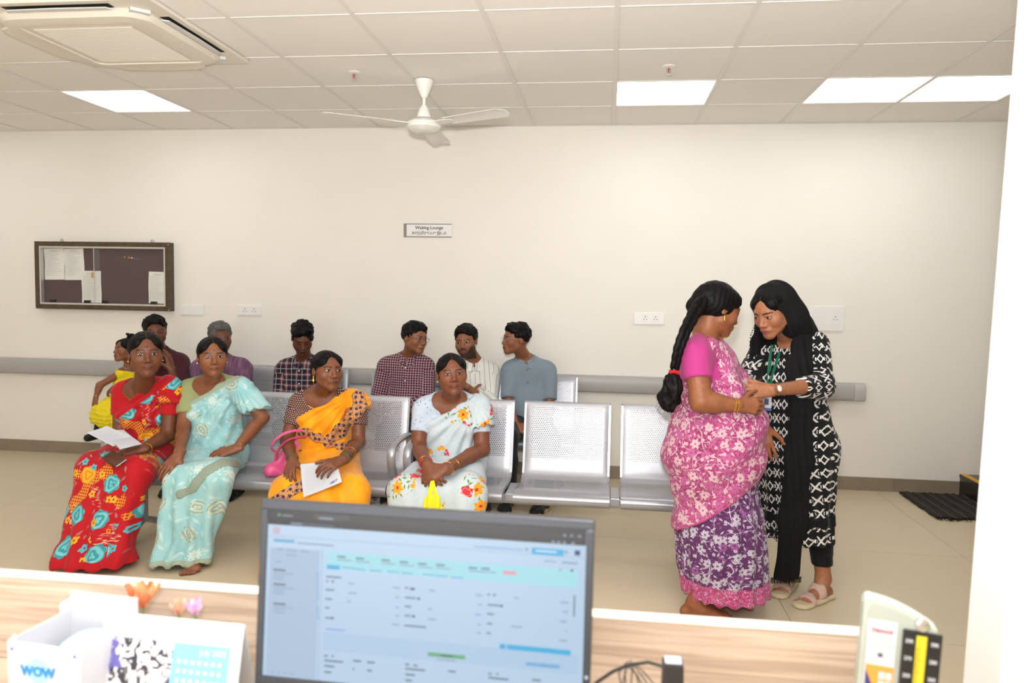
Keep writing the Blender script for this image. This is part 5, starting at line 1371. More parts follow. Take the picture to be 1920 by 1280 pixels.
# ---- red sari
B = Body('seated woman in red sari with teal and yellow flowers, papers in her hands', A(210, 1040, 3.65)*FL, skin_mat('skin_red', (122, 76, 52), bindi=(60, 20, 24)))
B.head(A(273, 664, 3.92), yaw=5, hs=1.12, nr=.046, neck=A(270, 724, 4.05), wide=1.0)
B.trunk(A(280, 838, 4.20), A(270, 722, 4.09), A(230, 733, 4.08), A(318, 727, 4.10), bust=1.0, sh=.046)
B.arm(A(228, 736, 4.08), A(224, 812, 4.05), A(256, 852, 3.87), hand=dict(d=(-.8, -.35, -.25), n=(0, -.6, .8), side=1, curl=(28, 40, 30)))
B.arm(A(321, 732, 4.10), A(315, 815, 4.06), A(266, 842, 3.84), hand=dict(d=(-1, -.25, -.12), n=(-.2, -.5, .85), side=1, curl=(30, 38, 25)))
kR, kL = A(178, 878, 3.84), A(256, 884, 3.82); aR, aL = A(148, 1062, 3.58)*FL, A(208, 1050, 3.62)*FL
B.leg(B.tq(-.05, -.09), kR, A(192, 1030, 3.72), foot=(-.15, -1)); B.leg(B.tq(-.05, .09), kL, A(226, 1022, 3.76), foot=(.15, -1))
B.grow(); B.hair(H_bun, 'bun'); earrings(B); nose_stud(B); neck_chain(B, .075)
sari_woman(B, fab_plain('red_blouse', (186, 20, 30)), fab_red(), (kR, kL, aR, aL), (A(243, 752, 3.98), A(308, 708, 4.0)), hem=.035, seed=3, skirt_kw=dict(sh=.10, hemr=.135), pall_arm=.28, fold_kw=dict(famp=.012, freq=60), uvo=(.02, .03))
bangle(B.root, A(276, 840, 3.865), A(315, 815, 4.06)-A(266, 842, 3.84), .031, M_gold, .0028)
# ---- pale green sari
B = Body('seated barefoot woman in aqua floral sari and olive blouse, hands on her thighs', A(370, 1040, 3.75)*FL, skin_mat('skin_green', (142, 92, 64), bindi=(110, 16, 40)))
B.head(A(398, 669, 4.06), yaw=6, hs=1.02, nr=.045, neck=A(401, 716, 4.16), wide=1.0)
B.trunk(A(405, 850, 4.22), A(401, 716, 4.19), A(352, 729, 4.16), A(452, 727, 4.18), bust=1.0, sh=.045, belly=.5)
B.arm(A(350, 734, 4.15), A(344, 802, 4.06), A(336, 852, 3.82), r=(.045, .037, .035, .025), hand=dict(d=(-.25, -.75, -.55), n=(.1, -.5, .8), side=-1, curl=(18, 22, 15), spread=1.6))
B.arm(A(456, 734, 4.16), A(492, 782, 4.16), A(443, 841, 3.95), r=(.045, .037, .035, .025), hand=dict(d=(-1, -.35, -.25), n=(.1, -.45, .9), side=1, curl=(16, 18, 12), spread=1.2, thumb=(-.2, .3)))
kR, kL = A(338, 905, 3.78), A(408, 895, 3.78); aR, aL = A(310, 1040, 3.68)*FL, A(365, 1046, 3.72)*FL
B.leg(B.tq(-.05, -.09), kR, A(335, 1018, 3.88), foot=(-.1, -1)); B.leg(B.tq(-.05, .09), kL, A(383, 1024, 3.77), foot=(.05, -1))
B.grow(); B.hair(H_bun, 'bun', seed=4); earrings(B); nose_stud(B, -1); neck_chain(B, .068, .12)
Pg, Tg = sari_woman(B, fab_plain('olive_blouse', (156, 164, 112)), fab_aqua(), (kR, kL, aR, aL), (A(360, 748, 4.06), A(440, 703, 4.10)), hem=.035, seed=8, sleeve=.62, skirt_kw=dict(th=.088, kn=.076, sh=.075, hemr=.085, mid=.070), pall_arm=.75, fold_kw=dict(famp=.013, freq=75), uvo=(.2, .4))
M_sage = fab_plain('sage_border', (158, 172, 152), .2); band(B, Pg, [A(340, 925, 3.75), A(362, 915, 3.75), A(385, 885, 3.8), A(420, 866, 3.9), A(466, 872, 4.05)], .046, M_sage, .006, seed=2)
bangle(B.root, A(337, 847, 3.845), A(344, 802, 4.06)-A(336, 852, 3.82), .029, M_gold, .0026); bangle(B.root, A(448, 836, 3.97), A(492, 782, 4.16)-A(443, 841, 3.95), .029, M_gold, .0026)
# ---- orange sari
B = Body('seated woman in orange sari with dark figured border, papers on her lap', A(600, 1000, 3.75)*FL, skin_mat('skin_orange', (128, 80, 54), gaze=.0025))
B.head(A(613, 695, 4.06), yaw=24, pitch=0, roll=2, hs=1.0, nr=.045, neck=A(606, 734, 4.16))
B.trunk(A(610, 858, 4.24), A(606, 735, 4.19), A(562, 752, 4.15), A(664, 752, 4.18), bust=1.0, sh=.045)
B.arm(A(558, 757, 4.15), A(538, 826, 4.10), A(549, 862, 3.84), r=(.044, .036, .034, .025), hand=dict(d=(.1, -.75, -.55), n=(-.3, -.4, .8), side=-1, curl=(24, 30, 20)))
B.arm(A(672, 757, 4.17), A(672, 828, 4.12), A(643, 862, 3.82), r=(.044, .036, .034, .025), hand=dict(d=(-.5, -.8, -.15), n=(.3, -.4, .85), side=1, curl=(26, 34, 25), thumb=(.1, .3)))
kR, kL = A(545, 926, 3.80), A(656, 926, 3.80); aR, aL = A(528, 1050, 3.66)*FL, A(640, 1050, 3.66)*FL
B.leg(B.tq(-.05, -.09), kR, A(540, 1010, 3.76), foot=(0, -1)); B.leg(B.tq(-.05, .09), kL, A(640, 1010, 3.76), foot=(0, -1))
B.grow(); B.hair(H_bun, 'bun', seed=6); earrings(B, 1); nose_stud(B, 1); neck_chain(B, .07, .10)
M_brd = fab_border(); M_or = fab_orange()
Po, To = sari_woman(B, fab_brocade(), M_or, (kR, kL, aR, aL), (A(560, 785, 4.06), A(652, 732, 4.10)), hem=.03, seed=12, sleeve=.55, hemband=False, pall_arm=.12, uvo=(.055, .06), skirt_kw=dict(th=.10, kn=.09, mid=.09, sh=.10, hemr=.11))
band(B, To, [A(672, 742, 4.14), A(676, 758, 4.1), A(655, 790, 4.1), A(634, 812, 4.05), A(620, 822, 4.05)], .070, M_brd, .027); band(B, To, [A(566, 808, 4.1), A(590, 818, 4.1), A(620, 832, 4.05), A(645, 838, 4.05)], .042, M_brd, .027, seed=8)
band(B, Po, [A(505, 955, 3.7), A(525, 932, 3.7), A(548, 918, 3.72), A(576, 905, 3.72)], .062, M_brd, .007, seed=4)
for k, (t, m_) in enumerate(((0.0, M_gband), (.12, M_gband), (.24, M_cop), (.36, M_gold))):
    w0, e0 = A(643, 862, 3.82), A(672, 828, 4.12); bangle(B.root, w0+(e0-w0)*(t+.05), e0-w0, .030+.001*k, m_, .0028)
w0, e0 = A(549, 862, 3.84), A(538, 826, 4.10); bangle(B.root, w0+(e0-w0)*.08, e0-w0, .030, M_gband, .004)
# ---- white floral sari
B = Body('seated woman in white sari with red and orange flowers, yellow bag strap in hands', A(830, 1040, 3.75)*FL, skin_mat('skin_floral', (132, 82, 58), bindi=(120, 20, 30), sleepy=.75))
B.head(A(847, 702, 4.06), yaw=6, pitch=-2, roll=-4, hs=1.03, nr=.048, neck=A(845, 745, 4.16), wide=1.03)
B.trunk(A(850, 868, 4.24), A(845, 745, 4.19), A(795, 763, 4.15), A(896, 763, 4.18), w_=1.08, bust=1.12, sh=.048, belly=.6)
B.arm(A(791, 768, 4.14), A(784, 838, 4.08), A(800, 870, 3.78), r=(.050, .041, .039, .027), hand=dict(d=(.45, -.55, -.55), n=(-.5, -.4, .6), side=-1, curl=(35, 45, 35), s=1.02))
B.arm(A(900, 768, 4.17), A(904, 842, 4.12), A(836, 878, 3.76), r=(.050, .041, .039, .027), hand=dict(d=(-.8, -.35, -.35), n=(.1, -.6, .7), side=1, curl=(35, 45, 35), s=1.02))
kR, kL = A(765, 922, 3.80), A(876, 926, 3.80); aR, aL = A(770, 1060, 3.66)*FL, A(870, 1060, 3.66)*FL
B.leg(B.tq(-.05, -.09), kR, A(780, 1010, 3.76), foot=(0, -1)); B.leg(B.tq(-.05, .09), kL, A(860, 1010, 3.76), foot=(0, -1))
B.grow(); B.hair(H_bun, 'bun', seed=9); earrings(B); neck_chain(B, .080, .15)
M_wf = fab_white()
Pw, Tw = sari_woman(B, fab_blouse_print(), M_wf, (kR, kL, aR, aL), (A(806, 792, 4.04), A(888, 746, 4.10)), hem=.03, seed=15, sleeve=.58, hemband=False, pall_arm=.45, uvo=(.07, .31), skirt_kw=dict(th=.10, kn=.088, mid=.070, sh=.092, hemr=.10), fold_kw=dict(famp=.010))
for (w0, e0, ts) in ((A(800, 870, 3.78), A(784, 838, 4.08), ((.05, M_redb), (.16, M_cop))), (A(836, 878, 3.76), A(904, 842, 4.12), ((.05, M_gold), (.2, M_cop)))):
    for t, m_ in ts: bangle(B.root, w0+(e0-w0)*t, e0-w0, .033, m_, .0035)
# ================================================================== THE MEN ON THE REAR BENCHES
M_trk = fab_plain('dark_trousers', (28, 28, 32)); M_shb = fab_plain('black_shoe', (20, 20, 22), rough=.5); M_sol = fab_plain('tan_sole', (196, 166, 120), rough=.6); M_solk = fab_plain('dark_sole', (34, 30, 28)); M_brs = fab_plain('brown_shoe', (52, 38, 30), rough=.4)
def man_legs(B, xk, xa, yk=5.18, ya=5.10, up=M_shb, sole=M_solk, tr=None, d=((-.15, -1), (.15, -1)), zk=.475):
    for sx, kx, ax_, dd in ((-1, xk[0], xa[0], d[0]), (1, xk[1], xa[1], d[1])):
        an = np.array([ax_, ya, .085]); B.leg(B.tq(-.05, sx*.085), (kx, yk, zk), an, foot=dd, toes=False, fs=.95)
        shoe(B, an, dd, up, sole)
    trousers(B, tr or M_trk)
# grey-blue shirt, profile to image left, glasses
def rear_man(label, skin, head, hx, nb, sh, pel, mat, hair=None, kx=None, **kw):
    pass
Ym = 5.66
def px_x(px, Y, py=800): return float(at(px, py, Y).x)
B = Body('seated young man in short-sleeved grey-blue shirt and glasses, in profile to his neighbours', (px_x(985, 5.3), 5.3, 0), skin_mat('skin_a', (150, 98, 70)), q=1.25)
B.head(A(968, 636, 5.56), yaw=-66, pitch=2, hs=1.0, male=True, neck=A(982, 670, 5.66))
B.trunk(A(990, 790, 5.64), A(984, 676, 5.66), A(957, 692, 5.60), A(1024, 692, 5.66), w_=1.08, sh=.054)
B.arm(A(955, 696, 5.60), A(954, 765, 5.52), A(968, 800, 5.34), r=(.045, .038, .036, .027), hand=dict(d=(.8, -.5, -.1), n=(0, -.5, .8), side=-1, curl=(35, 40, 30), s=1.06))
B.arm(A(1028, 696, 5.66), A(1030, 770, 5.58), A(990, 800, 5.34), r=(.045, .038, .036, .027), hand=dict(d=(-.8, -.5, -.1), n=(0, -.5, .8), side=1, curl=(35, 40, 30), s=1.06))
man_legs(B, (px_x(950, 5.2), px_x(1030, 5.2)), (px_x(950, 5.08, 950), px_x(1018, 5.08, 950)), up=M_shb, sole=M_sol, d=((.0, -1), (-.25, -1)))
B.grow(.011); B.hair(H_man, 'short', amp=.0035, seed=2); glasses(B, plain('thin_metal_rim', (190, 180, 160), .3, .8))
shirt(B, fab_plain('chambray', (136, 152, 164), .18), sleeve=(.72, 0), seed=2, amp=.004); buttons(B, 3, plain('maroon_button', (110, 60, 70), .5), dt=.2)
M_w = plain('watch_black', (20, 20, 22), .3)
bangle(B.root, A(989, 799, 5.35), A(1030, 770, 5.58)-A(990, 800, 5.34), .034, M_w, .010, name='wristwatch')
# white striped shirt, beard
B = Body('seated bearded man in white shirt with thin dark stripes, arms folded, looking sideways down', (px_x(880, 5.3), 5.3, 0), skin_mat('skin_b', (148, 98, 72), beard=.95, stache=1, sleepy=.45, gaze=-.002), q=1.25)
B.head(A(874, 640, 5.58), yaw=-16, pitch=6, roll=-5, hs=1.03, male=True, neck=A(888, 674, 5.66))
B.trunk(A(893, 795, 5.66), A(888, 680, 5.67), A(853, 696, 5.62), A(919, 696, 5.68), w_=1.1, sh=.054)
B.arm(A(850, 700, 5.62), A(846, 762, 5.50), A(884, 738, 5.46), r=(.046, .04, .037, .028), hand=dict(d=(1, .6, .0), n=(.3, -1, .3), side=-1, curl=(65, 65, 40), s=.95))
B.arm(A(924, 700, 5.68), A(918, 758, 5.52), A(872, 724, 5.38), r=(.046, .04, .037, .028), hand=dict(d=(-1, .6, .1), n=(-.3, -1, .3), side=1, curl=(50, 50, 30), s=.95))
man_legs(B, (px_x(848, 5.2), px_x(915, 5.2)), (px_x(846, 5.1, 950), px_x(906, 5.08, 950)), up=M_brs)
B.grow(.011); B.hair(H_man, 'short', amp=.003, seed=5)
shirt(B, fab_stripe('white_striped', (226, 226, 220), (60, 62, 66), .036, .07), sleeve=(1, .55), seed=5, amp=.004); buttons(B, 2, dt=.2)
# maroon check, glasses, looking to image right
B = Body('seated man in maroon and white checked shirt and glasses, looking at his neighbours', (px_x(768, 5.3), 5.3, 0), skin_mat('skin_c', (150, 100, 72), sleepy=.5, gaze=.003), q=1.25)
B.head(A(777, 634, 5.58), yaw=44, pitch=6, roll=6, hs=1.02, male=True, neck=A(769, 662, 5.66))
B.trunk(A(765, 790, 5.66), A(768, 670, 5.67), A(726, 684, 5.66), A(797, 684, 5.66), w_=1.12, sh=.056, dp=1.1)
B.arm(A(722, 688, 5.66), A(706, 762, 5.62), A(735, 800, 5.40), r=(.046, .04, .037, .028), hand=dict(d=(.5, -.8, -.1), n=(0, -.5, .8), side=-1, curl=(25, 30, 20), s=1.05))
B.arm(A(801, 688, 5.66), A(800, 758, 5.58), A(764, 770, 5.38), r=(.046, .04, .037, .028), hand=dict(d=(-.6, -.7, -.3), n=(0, -.5, .8), side=1, curl=(25, 30, 20), s=1.05))
man_legs(B, (px_x(728, 5.2), px_x(800, 5.2)), (px_x(712, 5.1, 950), px_x(790, 5.08, 950)))
B.grow(.011); B.hair(H_man, 'short', amp=.003, seed=8); glasses(B, plain('dark_rim', (30, 26, 26), .3))
shirt(B, fab_check('maroon_check', (84, 22, 44), (206, 190, 196), .0185, .13), sleeve=(1, .62), seed=8, amp=.003); buttons(B, 3, dt=.2)
bangle(B.root, A(768, 769, 5.40), A(800, 758, 5.58)-A(764, 770, 5.38), .034, M_w, .008, name='wristwatch')
# navy plaid, head bowed
B = Body('seated young man in navy and pink plaid shirt, head bowed, behind the orange sari', (px_x(570, 5.3), 5.3, 0), skin_mat('skin_d', (104, 64, 48), closed=1, stache=.6), q=1.25)
B.head(A(567, 634, 5.54), yaw=2, pitch=30, roll=0, hs=1.02, male=True, neck=A(570, 668, 5.66))
B.trunk(A(570, 795, 5.66), A(570, 676, 5.67), A(534, 689, 5.64), A(606, 689, 5.66), w_=1.08, sh=.052)
B.arm(A(530, 694, 5.64), A(524, 765, 5.58), A(548, 795, 5.36), r=(.044, .038, .036, .027), hand=dict(d=(.6, -.7, -.1), n=(0, -.5, .8), side=-1, curl=(25, 30, 20), s=1.04))
B.arm(A(610, 694, 5.66), A(612, 765, 5.58), A(590, 795, 5.36), r=(.044, .038, .036, .027), hand=dict(d=(-.6, -.7, -.1), n=(0, -.5, .8), side=1, curl=(25, 30, 20), s=1.04))
man_legs(B, (px_x(535, 5.2), px_x(606, 5.2)), (px_x(545, 5.1, 950), px_x(600, 5.08, 950)))
def tuft(e): return [e((-.052, -.05, .085), (.030, .045, .026), .02), e((0, -.060, .095), (.05, .035, .025), .02)]
B.grow(.011); B.hair(H_man, 'short', amp=.0045, seed=11, ext=tuft)
shirt(B, fab_plaid(), sleeve=(1, .7), seed=11, amp=.003); buttons(B, 3, dt=.2)
# grey-haired man in purple
H_grey = hair_mat('hair_grey', (86, 84, 82), (150, 148, 144))
B = Body('seated older man with grey hair and moustache in purple shirt, behind the aqua sari', (px_x(416, 5.3), 5.3, 0), skin_mat('skin_e', (118, 76, 56), stache=.5, browc=(70, 62, 58)), q=1.25)
B.head(A(413, 634, 5.58), yaw=14, pitch=2, hs=1.03, male=True, neck=A(414, 666, 5.66))
B.trunk(A(415, 795, 5.66), A(414, 674, 5.67), A(376, 687, 5.66), A(454, 687, 5.66), w_=1.12, sh=.054)
B.arm(A(372, 691, 5.66), A(362, 762, 5.62), A(392, 795, 5.38), r=(.045, .039, .036, .027), hand=dict(d=(.5, -.8, -.1), n=(0, -.5, .8), side=-1, s=1.04))
B.arm(A(458, 691, 5.66), A(463, 762, 5.60), A(440, 795, 5.38), r=(.045, .039, .036, .027), hand=dict(d=(-.5, -.8, -.1), n=(0, -.5, .8), side=1, s=1.04))
man_legs(B, (px_x(380, 5.2), px_x(452, 5.2)), (px_x(385, 5.1, 950), px_x(440, 5.08, 950)))
B.grow(.011); B.hair(H_grey, 'short', amp=.003, seed=14)
shirt(B, fab_stripe('purple_streaked', (104, 70, 100), (142, 104, 132), .01, .3, blur=True), sleeve=(1, .8), seed=14, amp=.004); buttons(B, 2, dt=.2)
# maroon tee, cheek in hand, child on his lap
B = Body('seated man in maroon polo shirt resting his cheek on his hand, holding a child', (px_x(300, 5.3), 5.3, 0), skin_mat('skin_f', (116, 72, 52), closed=1, stache=.9, beard=.35), q=1.25)
B.head(A(291, 622, 5.52), yaw=4, pitch=4, roll=-3, hs=1.04, male=True, neck=A(297, 652, 5.64))
B.trunk(A(298, 790, 5.66), A(298, 661, 5.66), A(262, 677, 5.62), A(337, 677, 5.66), w_=1.12, sh=.056)
B.arm(A(258, 681, 5.62), A(212, 738, 5.42), A(240, 772, 5.22), r=(.048, .042, .039, .029), hand=dict(d=(.9, -.3, .1), n=(-.2, -1, .2), side=-1, curl=(25, 30, 20), s=1.05))
B.arm(A(341, 681, 5.66), A(340, 756, 5.42), A(322, 694, 5.36), r=(.048, .040, .037, .028), hand=dict(d=(-.3, .12, 1), n=(.9, -.2, .3), side=-1, curl=(10, 14, 10), s=.98))
man_legs(B, (px_x(250, 5.2), px_x(330, 5.2)), (px_x(240, 5.1, 950), px_x(325, 5.08, 950)))
B.grow(.011); B.hair(H_man, 'short', amp=.003, seed=17)
shirt(B, fab_plain('maroon_polo', (74, 28, 40)), sleeve=(.62, 0), seed=17, amp=.004)
# the child
B = Body('toddler in bright yellow frilled dress with a hair tuft, held by the man in maroon', (px_x(215, 5.25), 5.25, 0), skin_mat('skin_child', (140, 88, 62)))
B.root.location.z = .42; HB = B
B.head(A(236, 656, 5.20), yaw=-62, pitch=-4, hs=.78, neck=A(243, 688, 5.24), nr=.040)
B.trunk(A(228, 772, 5.22), A(242, 692, 5.24), A(229, 698, 5.18), A(254, 698, 5.26), sc=.66, sh=.030)
B.arm(A(226, 700, 5.18), A(187, 722, 5.12), A(180, 744, 5.06), r=(.028, .023, .022, .017), hand=dict(d=(-.1, -.2, -1), n=(-.3, -1, .1), side=1, curl=(15, 18, 12), s=.66))
B.arm(A(258, 700, 5.27), A(262, 728, 5.2), A(252, 745, 5.12), r=(.028, .023, .022, .017), hand=dict(d=(-.6, -.5, -.5), n=(0, -.6, .7), side=1, s=.66))
a1 = A(184, 812, 5.02)
B.ex.append([cone(B.tq(0, -.04), A(192, 780, 5.05), .05, .038, .03), cone(A(192, 780, 5.05), a1, .037, .026, .02)]); B.ex.append([cone(B.tq(0, .04), A(215, 785, 5.03), .05, .038, .03), cone(A(215, 785, 5.03), A(212, 815, 5.02), .037, .026, .02)])
lg = B.ex[-2]+B.ex[-1]
B.grow(.009)
def topknot(e): return [e((0, .01, .125), (.018, .018, .014), .008), e((.012, .03, .145), (.022, .028, .016), .01), e((-.01, .0, .15), (.02, .015, .012), .01)]
B.hair(H_man, 'bun', h=.004, ext=topknot, amp=.0025)
M_yel = fab_plain('yellow_frill', (236, 214, 30), .1)
B.cloth('leggings', lg, fab_plain('black_leggings', (18, 18, 20)), off=.006, h=.007, uv=lambda V: V*1.0)
B.cloth('dress', list(B.torso), M_yel, off=.008, h=.006, clips=[plane(B.tq(.98), B.tR[:, 2])], subs=[ell(B.tq(1.02), (.05, .06, .045), B.tR, .01, True)], fold=folds(3, .003, 30), uv=lambda V: V*1.0)
sk = [cone(B.tq(.35), B.tq(.0, -.02, -.03), .07, .10, .04), cone(B.tq(.1), A(197, 778, 5.06), .085, .085, .05), cone(B.tq(.1), A(218, 780, 5.04), .085, .080, .05)]
B.cloth('frilled_skirt', sk, M_yel, off=.012, h=.006, clips=[plane(A(200, 800, 5.06), (-.35, 0, -1))], fold=lambda V: vnoise(V, 60, 2)*.009+np.sin(V[:, 2]*190+vnoise(V, 20, 4)*3)*.007, uv=lambda V: V*1.0)
B.cloth('shoe', [cone(a1+[0, 0, -.012], a1+[-.03, -.07, -.022], .024, .022, .02)], M_shb, off=.005, h=.005, uv=lambda V: V*1.0)
a2 = A(212, 815, 5.02); B.cloth('shoe', [cone(a2+[0, 0, -.012], a2+[-.01, -.07, -.022], .024, .022, .02)], M_shb, off=.005, h=.005, uv=lambda V: V*1.0)
neck_chain(B, .035, .02, M_metal, .003); bangle(B.root, A(180.5, 741, 5.065), (0.05, .1, 1), .020, M_gold, .002)
# ================================================================== THE TWO STANDING WOMEN
# ---- woman in pink, her right side and back to the viewer
YP = 3.56
B = Body('standing barefoot woman in magenta floral sari with a long black braid', A(1320, 1145, 3.55)*FL, skin_mat('skin_pink', (152, 98, 66)))
B.head(A(1346, 578, 3.60), yaw=122, pitch=20, roll=0, hs=1.04, neck=A(1322, 632, 3.58), nr=.052, cam_rel=True)
B.trunk(A(1338, 858, 3.60), A(1322, 634, 3.58), A(1302, 662, 3.45), A(1336, 654, 3.73), w_=1.1, dp=1.42, bust=1.25, sh=.052, hipw=1.12, belly=1.4)
eR, wR = A(1314, 752, 3.36), A(1384, 760, 3.38); eL, wL = A(1398, 742, 3.72), A(1429, 796, 3.56)
B.arm(A(1304, 668, 3.44), eR, wR, r=(.058, .047, .044, .029), hand=dict(d=(1, .15, .0), n=(-.1, -1, .25), side=-1, curl=(38, 45, 30), s=.96))
B.arm(A(1345, 665, 3.73), eL, wL, r=(.056, .045, .040, .028), hand=dict(d=(.18, -.15, -1), n=(-.35, -1, .1), side=-1, curl=(12, 18, 12), s=.98, spread=1.0))
pel = B.pel
fx_ = float(at(1302, 1140, 3.49).x); B.leg(B.tq(-.05, -.09), (pel[0]+.04, 3.50, .44), (fx_, 3.49, .075), foot=(1, -.10), fs=1.02); B.leg(B.tq(-.05, .09), (pel[0]+.02, 3.66, .44), (pel[0]+.02, 3.68, .085), foot=(1, .05))
B.grow()
Hb = H_bun
def pk(e): return [e((0, .095, .0), (.045, .035, .05), .02), e((0, .03, .02), (.082, .095, .085), .02)]
B.hair(Hb, 'bun', ext=pk, amp=.0022, seed=21)
# braid: crossing strands
bp_ = [A(1318, 560, 3.50), A(1300, 590, 3.44), A(1284, 622, 3.38), A(1272, 655, 3.37), A(1265, 690, 3.38)]
def interp(P, t):
    t = t*(len(P)-1); i = min(int(t), len(P)-2); f = t-i; return P[i]*(1-f)+P[i+1]*f
lst = []; nb_ = 17
for i in range(nb_):
    t = i/nb_; c0, c1 = interp(bp_, t), interp(bp_, min(1, t+.11)); ax_ = unit(c1-c0); sd = unit(np.cross(ax_, (0.35, -1, 0))); s_ = 1 if i % 2 else -1; r = .024*(1-.35*t)
    lst.append(ell((c0+c1)/2+sd*s_*r*.55, (r*.85, r*.8, r*1.55), np.stack([sd, np.cross(ax_, sd), unit(ax_+sd*s_*-.6)], 1), .003))
lo, hi = bounds(lst, .02); g = Grid(lo, hi, .0035); V, Q = nets(g.ev(lst), g)
skin_obj('braid', V+vnormals(V, Q)*(np.sin(V[:, 0]*900+V[:, 2]*700)*.0006)[:, None], Q, Hb, B.root, {'fc': V-V.mean(0)+[.3, 0, 0]})
t0 = A(1264, 697, 3.38); tl_ = [ell(t0+[-.005, 0, -.055], (.036, .032, .065), None, .03), ell(t0+[-.018, 0, -.115], (.048, .036, .062), None, .03)]
lo, hi = bounds(tl_, .03); g = Grid(lo, hi, .005); V, Q = nets(g.ev(tl_), g); V = V+vnormals(V, Q)*(vnoise(V*[1, 1, .25], 120, 3)*.010+vnoise(V, 30, 5)*.008)[:, None]
skin_obj('hair_tail', V, Q, Hb, B.root, {'fc': V-V.mean(0)+[.3, 0, 0]})
rnd = random.Random(8); wl = []
for k in range(46):
    a = rnd.uniform(-1.2, 1.2); p = t0+np.array([rnd.uniform(-.035, .02), rnd.uniform(-.02, .02), rnd.uniform(-.15, -.02)]); d = np.array([-1 if rnd.random() < .75 else .8, rnd.uniform(-.3, .3), -.6]); L = rnd.uniform(.025, .055)
    wl.append(([p, p+d*L*.5+[0, 0, .006], p+d*L+[.008, 0, -.012], p+d*L*.9+[.02, 0, -.028]], .0007))
tubes_obj('stray_hair', wl, H_man, B.root, seg=4)['kind'] = 'stuff'
tubes_obj('hair_tie', [([t0+np.array([cos(q)*.017, sin(q)*.017, .003*sin(q*3)]) for q in [2*pi*k/14 for k in range(15)]], .008)], fab_plain('red_tie', (206, 24, 34)), B.root)
# blouse
ap, ac = [], []
for (sh, el, wr, a), f in zip(B.arms, (.52, .52)): ap.append([cone(sh, el, .063, .053, .03)]); ac.append(plane(sh+(el-sh)*f, el-sh))
B.cloth('blouse', list(B.torso), fab_plain('magenta_blouse', (182, 58, 128)), off=.005, h=.007, clips=[plane(B.tq(.50), -B.tR[:, 2])], subs=[ell(B.tq(1.02)+B.tR @ np.array([0, -.01, .01]), (.080, .115, .055), B.tR, .006, True)], arms_sep=ap, arm_clips=ac, k=.03, fold=folds(22, .0022, 30), uv=uv_body(B))
bx = pel[0]
SK = [ell(B.tq(.08), (.195, .208, .17), B.tR, .08), ell(B.tq(.30)+[.03, 0, 0], (.178, .190, .16), B.tR, .08), cone(B.tq(.0), (bx+.04, 3.58, .30), .195, .178, .08), cone((bx+.04, 3.58, .40), (bx+.085, 3.58, -.02), .180, .200, .08)]
def uv_round(cx, cy, hem, r=.2, flip=1):
    def f(V):
        a = np.arctan2(V[:, 0]-cx, -(V[:, 1]-cy)); return np.stack([a*r, V[:, 2]+.0, V[:, 2]-hem], 1)
    return f
hz_ = lambda X: .055+.0*X
def vert(seed, amp=.006, fr=13, famp=.006, top=.9):
    def f(V):
        a = np.arctan2(V[:, 0]-bx, -(V[:, 1]-3.58)); return vnoise(V*[1, 1, .4], 12, seed)*amp+np.sin(a*fr+vnoise(V, 4, seed)*2)*famp*np.clip((top-V[:, 2])/top, 0, 1)
    return f
B.cloth('sari', SK, fab_pink('inner'), off=.0, h=.009, clips=[plane((0, 0, .100), (0.0, 0, -1)), plane(B.tq(.40), B.tR[:, 2])], fold=vert(31, fr=19, famp=.008), uv=uv_round(bx, 3.58, .085))
# outer length: below the slanting line from the far shoulder, above the slanting hem
g0, g1 = A(1256, 1022, 3.36), A(1418, 925, 3.36); dr = unit(g1-g0); nn = unit(np.cross(dr, (0, 1, 0))); nn = nn if nn[2] < 0 else -nn
SO = list(SK)+list(B.torso)
waistp = plane(A(1270, 716, 3.4), (-.05, 0, 1)); frontp = plane(A(1337, 650, 3.45), (-1, -.15, -.28)); neckp = plane(B.tq(1.0)+B.tR[:, 2]*.01, B.tR[:, 2])
topc = lambda X, Y, Z: np.minimum(waistp(X, Y, Z), np.maximum(frontp(X, Y, Z), neckp(X, Y, Z)))
def uvo(V):
    a = np.arctan2(V[:, 0]-bx, -(V[:, 1]-3.58)); return np.stack([a*.2+.3, V[:, 2]+.3, -((V-g0) @ nn)], 1)
def fo(V):
    q = (V-g0) @ nn; return vnoise(V, 10, 41)*.006+np.sin(q*42+V[:, 0]*6+vnoise(V, 5, 4)*1.5)*.0055
B.cloth('sari_pallu', SO, fab_pink('outer'), off=.014, h=.008, clips=[plane(g0, nn), topc], fold=fo, uv=uvo, subs=[ell(B.tq(1.05), (.075, .12, .06), B.tR, .01, True)])
for t, m_, r_ in ((.04, M_gold, .034), (.12, M_gold, .035)): bangle(B.root, wR+(eR-wR)*t, eR-wR, r_, m_, .0034)
for t, m_, r_ in ((.02, M_cop, .033), (.12, M_gold, .034), (.20, M_cop, .035)): bangle(B.root, wL+(eL-wL)*t, eL-wL, r_, m_, .0034)
p = B.loc((-.079, .004, -.034)); MB().lathe([(.001, .004), (.004, .002), (.003, -.012), (.006, -.020), (.001, -.026)], tuple(Vector(p)-B.root.location), 10).build('earring', M_gold, B.root, smooth=True)
neck_chain(B, .05, .03, M_gold, .0026)
PW = B
